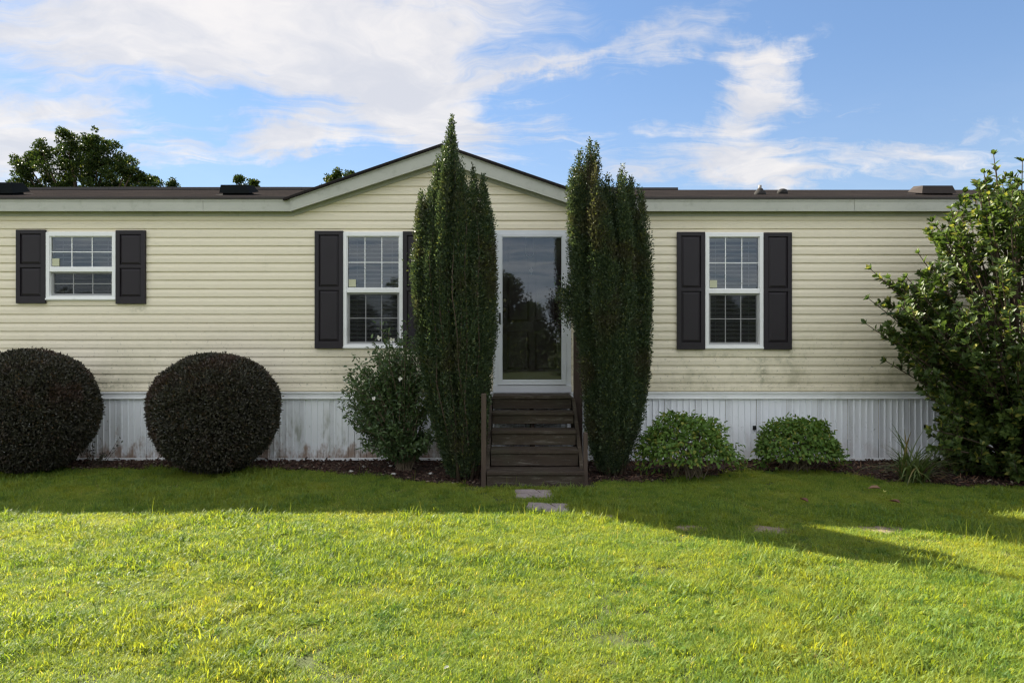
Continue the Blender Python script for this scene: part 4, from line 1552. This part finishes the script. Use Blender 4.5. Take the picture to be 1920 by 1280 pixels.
for tx, ty, tz in tips:
    p2 = np.array([tx, ty, tz])
    b0 = np.array([CX + rr.uniform(-.18, .18), Y0 + rr.uniform(-.15, .15), 0])
    hz = max(.02, min(tz * .55, tz - .15))
    hub = np.array([CX + (tx - CX) * .25, Y0 + (ty - Y0) * .25, hz])
    p1 = hub + (p2 - hub) * .5 + np.array([0, 0, -.06 if tz > .8 else .05])
    ts = np.linspace(0, 1, 14)[:, None]
    c_ = (1 - ts) ** 2 * hub + 2 * ts * (1 - ts) * p1 + ts ** 2 * p2
    st.tube([tuple(c_[i]) for i in (0, 4, 9, 13)], [.013, .010, .007, .004], 5, cap=False)
    out = unit((p2 - hub)[None])[0]
    tw = [c_]
    for j in range(rr.randint(3, 5)):
        s = rr.uniform(.55, .98)
        i0 = int(s * 13)
        o_ = c_[i0]
        dv = unit((out * .55 + rdirs(1)[0] * .75 + np.array([0, 0, .42]))[None])[0]
        ln = rr.uniform(.10, .24)
        q = o_ + dv * np.linspace(0, ln, 8)[:, None] + np.array([0, 0, 1]) * (np.linspace(0, 1, 8)[:, None] ** 2) * ln * .25
        st.tube([tuple(q[0]), tuple(q[4]), tuple(q[7])], [.005, .004, .0025], 4, cap=False)
        tw.append(q)
    for q in tw:
        q = q[6:] if len(q) > 8 else q[1:]
        k = len(q)
        tang = unit(np.gradient(q, axis=0))
        for rep in range(2):
            o2 = rdirs(k)
            o2 = unit(o2 - tang * np.sum(o2 * tang, 1, keepdims=True))
            P.append(q + rng.normal(0, .006, (k, 3)))
            D.append(o2 * .8 + tang * .7)
            Nl.append(tang * .9 - o2 * .4 + rdirs(k) * .25)
            Ls.append(rng.uniform(.060, .098, k))
        # rosette at the tip
        k = 7
        a = np.arange(k) * 2.4 + rr.random() * 6
        t_ = tang[-1]
        e1 = unit(np.cross(t_, [.2, .9, .3])[None])[0]
        e2 = np.cross(t_, e1)
        o2 = np.cos(a)[:, None] * e1 + np.sin(a)[:, None] * e2
        P.append(np.repeat(q[-1:], k, 0) + rng.normal(0, .004, (k, 3)))
        D.append(o2 * rng.uniform(.4, .9, (k, 1)) + t_ * .8)
        Nl.append(t_ - o2 * .5)
        Ls.append(rng.uniform(.05, .085, k))
for j in range(11):
    a = j * 2.4
    r1 = .08 + .02 * j
    h = rr.uniform(1.2, 2.3)
    st.tube([(CX + .1 * math.cos(a), Y0 + .1 * math.sin(a), -.02), (CX + r1 * 1.2 * math.cos(a), Y0 + r1 * 1.2 * math.sin(a), h * .4), (CX + r1 * 2.4 * math.cos(a), Y0 + r1 * 2.0 * math.sin(a), h)], [.032, .024, .012], 7)
P, D, Nl, Ls = np.concatenate(P), np.concatenate(D), np.concatenate(Nl), np.concatenate(Ls)
keep = (P[:, 2] > .06) & (P[:, 1] < 9.0)
P, D, Nl, Ls = P[keep], D[keep], Nl[keep], Ls[keep]
leaf_obj('foliage', leaves(P, D, Nl, Ls, Ls * .56, 'oval', .16, .10), 'big_leaf', root)
stem_obj('branches', st, 'bark', root)

# strap-leaved clump -----------------------------------------------------------------
rng = np.random.default_rng(71)
rr = random.Random(71)
Y0 = 7.72
root = empty('strap_leaf_clump', (WX(1712, Y0), Y0, 0))
tag(root, 'clump of arching strap leaves growing from the mulch below the big evergreen shrub', 'plant')
V, T_, Q, k0 = [], [], [], 0
for j in range(150):
    a = rr.uniform(0, 2 * math.pi)
    ln = rr.uniform(.34, .80)
    lean = rr.uniform(.35, 1.15)
    w_ = rr.uniform(.008, .014)
    bx, by = root.location.x + rr.uniform(-.12, .12), Y0 + rr.uniform(-.08, .08)
    dx, dy = math.cos(a), math.sin(a) * .8
    sd = np.array([-dy, dx, 0]) / math.hypot(dx, dy)
    n_s = 8
    x_, z_, th = 0.0, 0.0, R(86 - 30 * lean)
    vs = []
    for i in range(n_s + 1):
        wd = w_ * (1 - (i / n_s) ** 2.2) + .0008
        c_ = np.array([bx + dx * x_, by + dy * x_, max(.01, z_)])
        vs += [c_ + sd * wd + np.array([0, 0, wd * .4]), c_ - sd * wd + np.array([0, 0, wd * .4])]
        x_ += math.cos(th) * ln / n_s
        z_ += math.sin(th) * ln / n_s
        th -= R(rr.uniform(8, 17)) * lean
    for i in range(n_s):
        q = k0 + 2 * i
        T_ += [(q, q + 1, q + 3), (q, q + 3, q + 2)]
    Q += [rr.random()] * len(vs)
    V += vs
    k0 += len(vs)
leaf_obj('leaves', (np.array(V), np.array(T_), np.array(Q)), 'lily_leaf', root)


# dry twiggy weed at the foot of the larger round bush ------------------------------
rng = np.random.default_rng(77)
rr = random.Random(77)
Y0 = 8.55
root = empty('dry_weed', (WX(182, Y0), Y0, 0))
tag(root, 'small dark twiggy weed between the two round bushes, against the skirting', 'weed')
st = MB()
P, D = [], []
for j in range(16):
    a, h = rr.uniform(-.9, .9), rr.uniform(.12, .42)
    p0 = np.array([root.location.x + rr.uniform(-.06, .06), Y0, 0])
    p2 = p0 + np.array([math.sin(a) * h * .8, rr.uniform(-.12, .12), h * math.cos(a * .6)])
    q = p0 + (p2 - p0) * np.linspace(0, 1, 10)[:, None]
    st.tube([tuple(q[0]), tuple(q[5]), tuple(q[9])], [.004, .003, .0015], 4, cap=False)
    P.append(q[3:] + rng.normal(0, .012, (7, 3)))
    D.append(rdirs(7))
P, D = np.concatenate(P), np.concatenate(D)
leaf_obj('foliage', leaves(P, D, rdirs(len(P)), .04, .02, 'oval'), 'box_leaf', root)
stem_obj('stems', st, 'bark', root)


# trees beyond the roof ----------------------------------------------------------------
def tree(px, Y, blobs, label, seed, per=1500, leafsize=.16):
    global rng
    rng = np.random.default_rng(seed)
    rr = random.Random(seed)
    bx = WX(px, Y)
    root = empty('broadleaf_tree', (bx, Y, 0))
    tag(root, label, 'tree', 'trees beyond the roof')
    parts = []
    st = MB()
    topz = max(WZ(b[1] - b[2], Y) for b in blobs)
    st.tube([(bx, Y, -.2), (bx + .1, Y, topz * .3), (bx - .1, Y, topz * .6)], [.38, .28, .14], 9)
    for (qx, qy, r_) in blobs:
        c0 = np.array([WX(qx, Y), Y + rr.uniform(-1.2, 1.2), WZ(qy, Y)])
        rw = r_ * Y / F
        n_cl = int(9 + rw * 11)
        for c in range(n_cl):
            d = rdirs(1)[0]
            cc = c0 + d * rw * rr.uniform(.3, 1.1) * np.array([1, 1, 1.1])
            cr = rw * rr.uniform(.10, .25) + .09
            n_l = int(per * (cr ** 2) / 2.6) + 25
            q = rdirs(n_l) * (rng.random((n_l, 1)) ** .45)
            Pq = cc + q * cr * np.array([[1, 1, .8]])
            parts.append(leaves(Pq, q + rdirs(n_l) * .8, rdirs(n_l) + np.array([[0, 0, .6]]), rng.uniform(.7, 1.2, n_l) * leafsize, rng.uniform(.7, 1.1, n_l) * leafsize * .62))
        st.tube([(bx, Y, topz * .35 + rr.uniform(-.5, .8)), tuple((np.array([bx, Y, topz * .5]) + c0) / 2 + np.array([0, 0, -.3])), tuple(c0)], [.12, .07, .03], 6)
    leaf_obj('crown', joinleaf(parts), 'tree_leaf', root)
    stem_obj('trunk', st, 'bark', root)


tree(165, 42, [(36, 322, 18), (58, 308, 20), (82, 305, 24), (96, 292, 20), (145, 268, 19), (150, 295, 34), (178, 268, 24), (200, 285, 28), (218, 300, 22), (130, 325, 40), (190, 325, 40), (70, 340, 34), (245, 322, 18), (232, 345, 30),
               (262, 335, 12), (278, 338, 10), (290, 340, 9), (306, 338, 10), (300, 358, 24), (150, 390, 110), (230, 410, 80), (90, 400, 70)],
     'broad dark green tree rising behind the roof at the far end', 81, per=2300)
tree(464, 42, [(456, 344, 9), (472, 346, 9), (463, 360, 22), (464, 400, 55)], 'tiny treetop just showing behind the box vent on the roof', 82, per=1900)
tree(640, 42, [(620, 338, 9), (634, 333, 9), (655, 328, 7), (640, 360, 30), (645, 410, 60)], 'treetop showing just above the gable slope', 83, per=1900)

# far trees across the road behind the viewer: seen only as reflections in the glass
rng = np.random.default_rng(91)
rr = random.Random(91)
parts = []
for i in range(34):
    x = -38 + i * 2.3 + rr.uniform(-1, 1)
    y = -17 + rr.uniform(-5, 3)
    h = rr.uniform(3.4, 4.6) if i % 4 else rr.uniform(5.0, 6.5)
    for c in range(26):
        cz = rr.uniform(.05, .92) * h
        cr = h * .20 * (1.2 - cz / h) + .35
        c0 = np.array([x + rr.uniform(-1, 1) * h * .30 * (1.2 - cz / h), y + rr.uniform(-1.2, 1.2), cz])
        n_l = 330
        q = rdirs(n_l) * (rng.random((n_l, 1)) ** .4)
        parts.append(leaves(c0 + q * cr, q + rdirs(n_l), rdirs(n_l), .17, .12))
v_, t_, r_ = joinleaf(parts)
tl = np_mesh('treeline', v_, t_, 'tree_leaf', None, r_)
tag(tl, 'far line of green trees mirrored in the window glass', None, None, 'stuff')

# ================================================================== MULCH, LITTER, PEBBLES
rng = np.random.default_rng(101)
rr = random.Random(101)


def chips(n, xr, extra_y=0.0):
    x = rng.uniform(xr[0], xr[1], n)
    e = bed_edge(x) - extra_y
    y = e + (9.03 - e) * rng.random(n)
    return np.stack([x, y, .018 + .028 * rng.random(n)], 1)


P = np.concatenate([chips(5600, (-7.0, -.35), .03), chips(4600, (.9, 7.2), .05)])
n = len(P)
D = rdirs(n) * np.array([[1, 1, .35]])
v_, t_, r_ = leaves(P, D, rdirs(n) * .35 + np.array([[0, 0, 1]]), rng.uniform(.02, .06, n), rng.uniform(.010, .026, n), 'oval', .35, .1)
# give every chip thickness: a second face sheet below, joined at the rim
v2 = v_ - np.array([[0, 0, .006]])
k = len(v_)
rim = []
for i in range(6):
    a = np.arange(0, k, 6) + i
    c = np.arange(0, k, 6) + (i + 1) % 6
    rim += [np.stack([a, c, c + k], 1), np.stack([a, c + k, a + k], 1)]
tt = np.concatenate([t_, t_[:, ::-1] + k] + rim)
o = np_mesh('bark_chips', np.concatenate([v_, v2]), tt, 'chip', None, np.concatenate([r_, r_]))
tag(o, 'loose bark chips and leaf litter covering the mulch bed', None, None, 'stuff')

# dead stalks and litter around the plants on the right-hand bed
n = 900
x = np.concatenate([rng.uniform(1.3, 2.5, 300), rng.uniform(2.7, 5.9, 600)])
y = bed_edge(x) + (8.9 - bed_edge(x)) * rng.random(n)
P = np.stack([x, y, np.full(n, .03)], 1)
D = rdirs(n) * np.array([[1, 1, .25]]) + np.array([[0, 0, .12]])
v_, t_, r_ = leaves(P, D, rdirs(n) + np.array([[0, 0, 1]]), rng.uniform(.05, .14, n), rng.uniform(.004, .020, n), 'oval', .2, -.08)
o = np_mesh('dead_leaves', v_, t_, 'dead_leaf', None, r_)
tag(o, 'dry brown leaves and stalks lying under the bushes', None, None, 'stuff')


def pebble(x, y, r_, label, seed):
    q = random.Random(seed)
    m = MB()
    nr, na = 5, 9
    for i in range(nr + 1):
        th = math.pi * i / nr
        for j in range(na):
            a = 2 * math.pi * j / na
            s = r_ * (1 + q.uniform(-.16, .16))
            m.v.append((s * 1.25 * math.sin(th) * math.cos(a), s * math.sin(th) * math.sin(a), .6 * s * math.cos(th) + r_ * .45))
    for i in range(nr):
        for j in range(na):
            m.f.append((i * na + j, (i + 1) * na + j, (i + 1) * na + (j + 1) % na, i * na + (j + 1) % na))
    o = m.build('white_pebble', 'pebble', smooth=True)
    o.location = (x, y, .025)
    o.rotation_euler = (0, 0, q.uniform(0, 6))
    tag(o, label, 'pebble', 'white pebbles in the mulch')


for i, (px, py, r_, lab) in enumerate(((658, 889, .024, 'pale pebble in the mulch nearest the lawn edge, leftmost of the group'),
                                       (682, 880, .020, 'pale pebble in the mulch under the flowering shrub, second from the left'),
                                       (733, 880, .030, 'largest pale pebble in the mulch between flowering shrub and columnar holly'),
                                       (738, 894, .026, 'flat pale pebble at the mulch edge, just below the largest pebble'),
                                       (808, 893, .024, 'pale pebble in the mulch closest to the tall columnar holly'),
                                       (727, 873, .020, 'small pale pebble deepest in the mulch, behind the largest pebble'))):
    Y = 1.6 * F / (py - 640)
    pebble(WX(px, Y), Y, r_, lab, i)


def fallen_leaf(px, py, m, ln, label, seed):
    q = random.Random(seed)
    Y = 1.6 * F / (py - 640)
    v_, t_, r_ = leaves(np.zeros((1, 3)), np.array([[math.cos(seed), math.sin(seed), .15]]), np.array([[.1, -.3, 1.0]]), ln, ln * .5, 'oval', .25, .2)
    o = np_mesh('fallen_leaf', v_, t_, m, None, r_)
    o.location = (WX(px, Y), Y, .055)
    tag(o, label, 'leaf', 'fallen leaves on the lawn')


fallen_leaf(1652, 925, 'dead_leaf', .13, 'reddish brown fallen leaf on the shaded grass before the strap-leaf clump', 3)
fallen_leaf(1658, 932, 'yellow_leaf', .08, 'single yellow fallen leaf on the shaded grass', 1)
fallen_leaf(1500, 945, 'dead_leaf', .12, 'brown fallen leaf on the shaded grass before the compact leafy bush', 5)
fallen_leaf(1688, 953, 'dead_leaf', .12, 'dark brown fallen leaf on shaded grass close above the sunlit strip', 2)
fallen_leaf(842, 1270, 'sticker', .035, 'pale curled fallen leaf in the sunlit foreground grass', 4)

# ================================================================== GRASS
rng = np.random.default_rng(111)
protos = bpy.data.collections.new('grass_tufts')


def tuft(i, nb, rad, lo, hi, wlo, whi, bend, stalk=False):
    V, T_, Q, k = [], [], [], 0
    for b_ in range(nb):
        a, r_ = rng.uniform(0, 6.283), rad * math.sqrt(rng.random())
        p = np.array([r_ * math.cos(a), r_ * math.sin(a), 0])
        a2 = rng.uniform(0, 6.283)
        d = np.array([math.cos(a2), math.sin(a2), 0])
        s = np.array([-d[1], d[0], 0])
        ln, wd, bd = rng.uniform(lo, hi), rng.uniform(wlo, whi), rng.uniform(.3, 1) * bend
        th = math.pi / 2 - rng.uniform(.05, .45) * bend * 1.2
        q = rng.random() * (.55 if wlo > .004 else 1.0)
        vs = []
        ns = 3
        for j in range(ns + 1):
            w_ = wd * (1 - (j / ns) ** 1.8) * .5
            if j < ns:
                vs += [p + s * w_, p - s * w_]
            else:
                vs += [p]
            p = p + (d * math.cos(th) + np.array([0, 0, math.sin(th)])) * ln / ns
            th -= bd * .55
        T_ += [(k, k + 1, k + 3), (k, k + 3, k + 2), (k + 2, k + 3, k + 5), (k + 2, k + 5, k + 4), (k + 4, k + 5, k + 6)]
        if stalk:      # a thin seed head near the tip
            tip = vs[-1]
        V += vs
        Q += [q] * len(vs)
        k += len(vs)
    o = np_mesh('tuft_%02d' % i, np.array(V), np.array(T_), 'grass', False, np.array(Q))
    protos.objects.link(o)


for i in range(5):
    tuft(i, 30, .050, .022, .056, .0024, .0046, 1.25)
for i in range(5, 8):
    tuft(i, 12, .050, .045, .100, .0050, .0085, 1.5)
for i in range(10, 12):
    tuft(i, 9, .030, .045, .085, .012, .019, 2.0)
for i in range(8, 10):
    tuft(i, 2, .035, .10, .21, .0018, .0028, .35)

gxr, gyr = (-9.0, 9.0), (2.2, 8.75)
area = (gxr[1] - gxr[0]) * (gyr[1] - gyr[0])
NP = int(area * 1400)
x = rng.uniform(*gxr, NP)
y = rng.uniform(*gyr, NP)
keep = (np.abs(x) < y * .80 + 1.6)
e = bed_edge(x)
keep &= (y < e + rng.normal(0, .035, NP))
keep &= ~((x > SX - .72) & (x < SX + .68) & (y > 7.40))
for (cx, cy, sx, sy, rt, zt, lab) in STONES:
    keep &= ~((np.abs(x - cx) < sx * .47) & (np.abs(y - cy) < sy * .46))
for (X, Y, rx, ry) in PATCHW:
    q = ((x - X) / rx) ** 2 + ((y - Y) / ry) ** 2
    keep &= ~(rng.random(NP) < .93 * np.clip(1.35 - 1.1 * q, 0, 1))


def vnoise(x, y, f, seed):
    r2 = np.random.default_rng(seed)
    gsz = 64
    gr_ = r2.random((gsz, gsz))
    xx, yy = (x * f) % gsz, (y * f) % gsz
    i, j = xx.astype(int), yy.astype(int)
    fx, fy = xx - i, yy - j
    fx, fy = fx * fx * (3 - 2 * fx), fy * fy * (3 - 2 * fy)
    i1, j1 = (i + 1) % gsz, (j + 1) % gsz
    return (gr_[i, j] * (1 - fx) + gr_[i1, j] * fx) * (1 - fy) + (gr_[i, j1] * (1 - fx) + gr_[i1, j1] * fx) * fy


thin = .55 * vnoise(x + 20, y + 3, 7.0, 5) + .45 * vnoise(x + 20, y + 3, 17.0, 6)
keep &= rng.random(NP) < np.clip((thin - .24) * 4.5, .22, 1)
x, y = x[keep], y[keep]
n = len(x)
nz = .6 * vnoise(x + 20, y, 1.6, 1) + .4 * vnoise(x + 20, y, 4.2, 2)
idx = rng.integers(0, 5, n)
coarse = (nz > .55) & (rng.random(n) < .32) | (rng.random(n) < .018)
idx[coarse] = rng.integers(5, 8, coarse.sum())
stalk_p = .0022 + .075 * np.exp(-((y - 6.0 + .22 * np.clip(x, 0, 5)) / .28) ** 2) * (x > -.4) + .006 * np.exp(-((y - 6.4) / .25) ** 2)
stalk = rng.random(n) < stalk_p
idx[stalk] = rng.integers(8, 10, stalk.sum())
wz = vnoise(x + 40, y + 9, 1.1, 8)
weed = (rng.random(n) < .004 + .045 * (wz > .66)) & (y < 7.2)
idx[weed] = rng.integers(10, 12, weed.sum())
hmul = .60 + .75 * nz
gm = bpy.data.meshes.new('lawn_grass')
gm.vertices.add(n)
gz_ = np.full(n, .002)
gm.vertices.foreach_set('co', np.stack([x, y, gz_], 1).astype(np.float32).ravel())
a_ = gm.attributes.new('tuft', 'INT', 'POINT')
a_.data.foreach_set('value', idx.astype(np.int32))
a_ = gm.attributes.new('turn', 'FLOAT_VECTOR', 'POINT')
a_.data.foreach_set('vector', np.stack([rng.normal(0, .10, n), rng.normal(0, .10, n), rng.uniform(0, 6.283, n)], 1).astype(np.float32).ravel())
a_ = gm.attributes.new('size', 'FLOAT_VECTOR', 'POINT')
sc = rng.uniform(.8, 1.2, n)
a_.data.foreach_set('vector', np.stack([sc, sc, sc * hmul * rng.uniform(.75, 1.2, n)], 1).astype(np.float32).ravel())
gm.update()
gm.materials.append(MAT['grass'])
grass = link(bpy.data.objects.new('lawn_grass', gm))
tag(grass, 'uneven mown grass with taller weeds, sunlit in front and shaded near the house', None, None, 'stuff')
ng = bpy.data.node_groups.new('grass_scatter', 'GeometryNodeTree')
ng.interface.new_socket('Geometry', in_out='INPUT', socket_type='NodeSocketGeometry')
ng.interface.new_socket('Geometry', in_out='OUTPUT', socket_type='NodeSocketGeometry')
gi, go = ng.nodes.new('NodeGroupInput'), ng.nodes.new('NodeGroupOutput')
ci = ng.nodes.new('GeometryNodeCollectionInfo')
ci.inputs['Collection'].default_value = protos
ci.inputs['Separate Children'].default_value = True
ci.inputs['Reset Children'].default_value = True
ip = ng.nodes.new('GeometryNodeInstanceOnPoints')
ip.inputs['Pick Instance'].default_value = True


def named(nm, ty):
    nd = ng.nodes.new('GeometryNodeInputNamedAttribute')
    nd.data_type = ty
    nd.inputs['Name'].default_value = nm
    return nd.outputs['Attribute']


ng.links.new(gi.outputs[0], ip.inputs['Points'])
ng.links.new(ci.outputs[0], ip.inputs['Instance'])
ng.links.new(named('tuft', 'INT'), ip.inputs['Instance Index'])
er_ = ng.nodes.new('FunctionNodeEulerToRotation')
ng.links.new(named('turn', 'FLOAT_VECTOR'), er_.inputs[0])
ng.links.new(er_.outputs[0], ip.inputs['Rotation'])
ng.links.new(named('size', 'FLOAT_VECTOR'), ip.inputs['Scale'])
ng.links.new(ip.outputs[0], go.inputs[0])
md = grass.modifiers.new('scatter', 'NODES')
md.node_group = ng
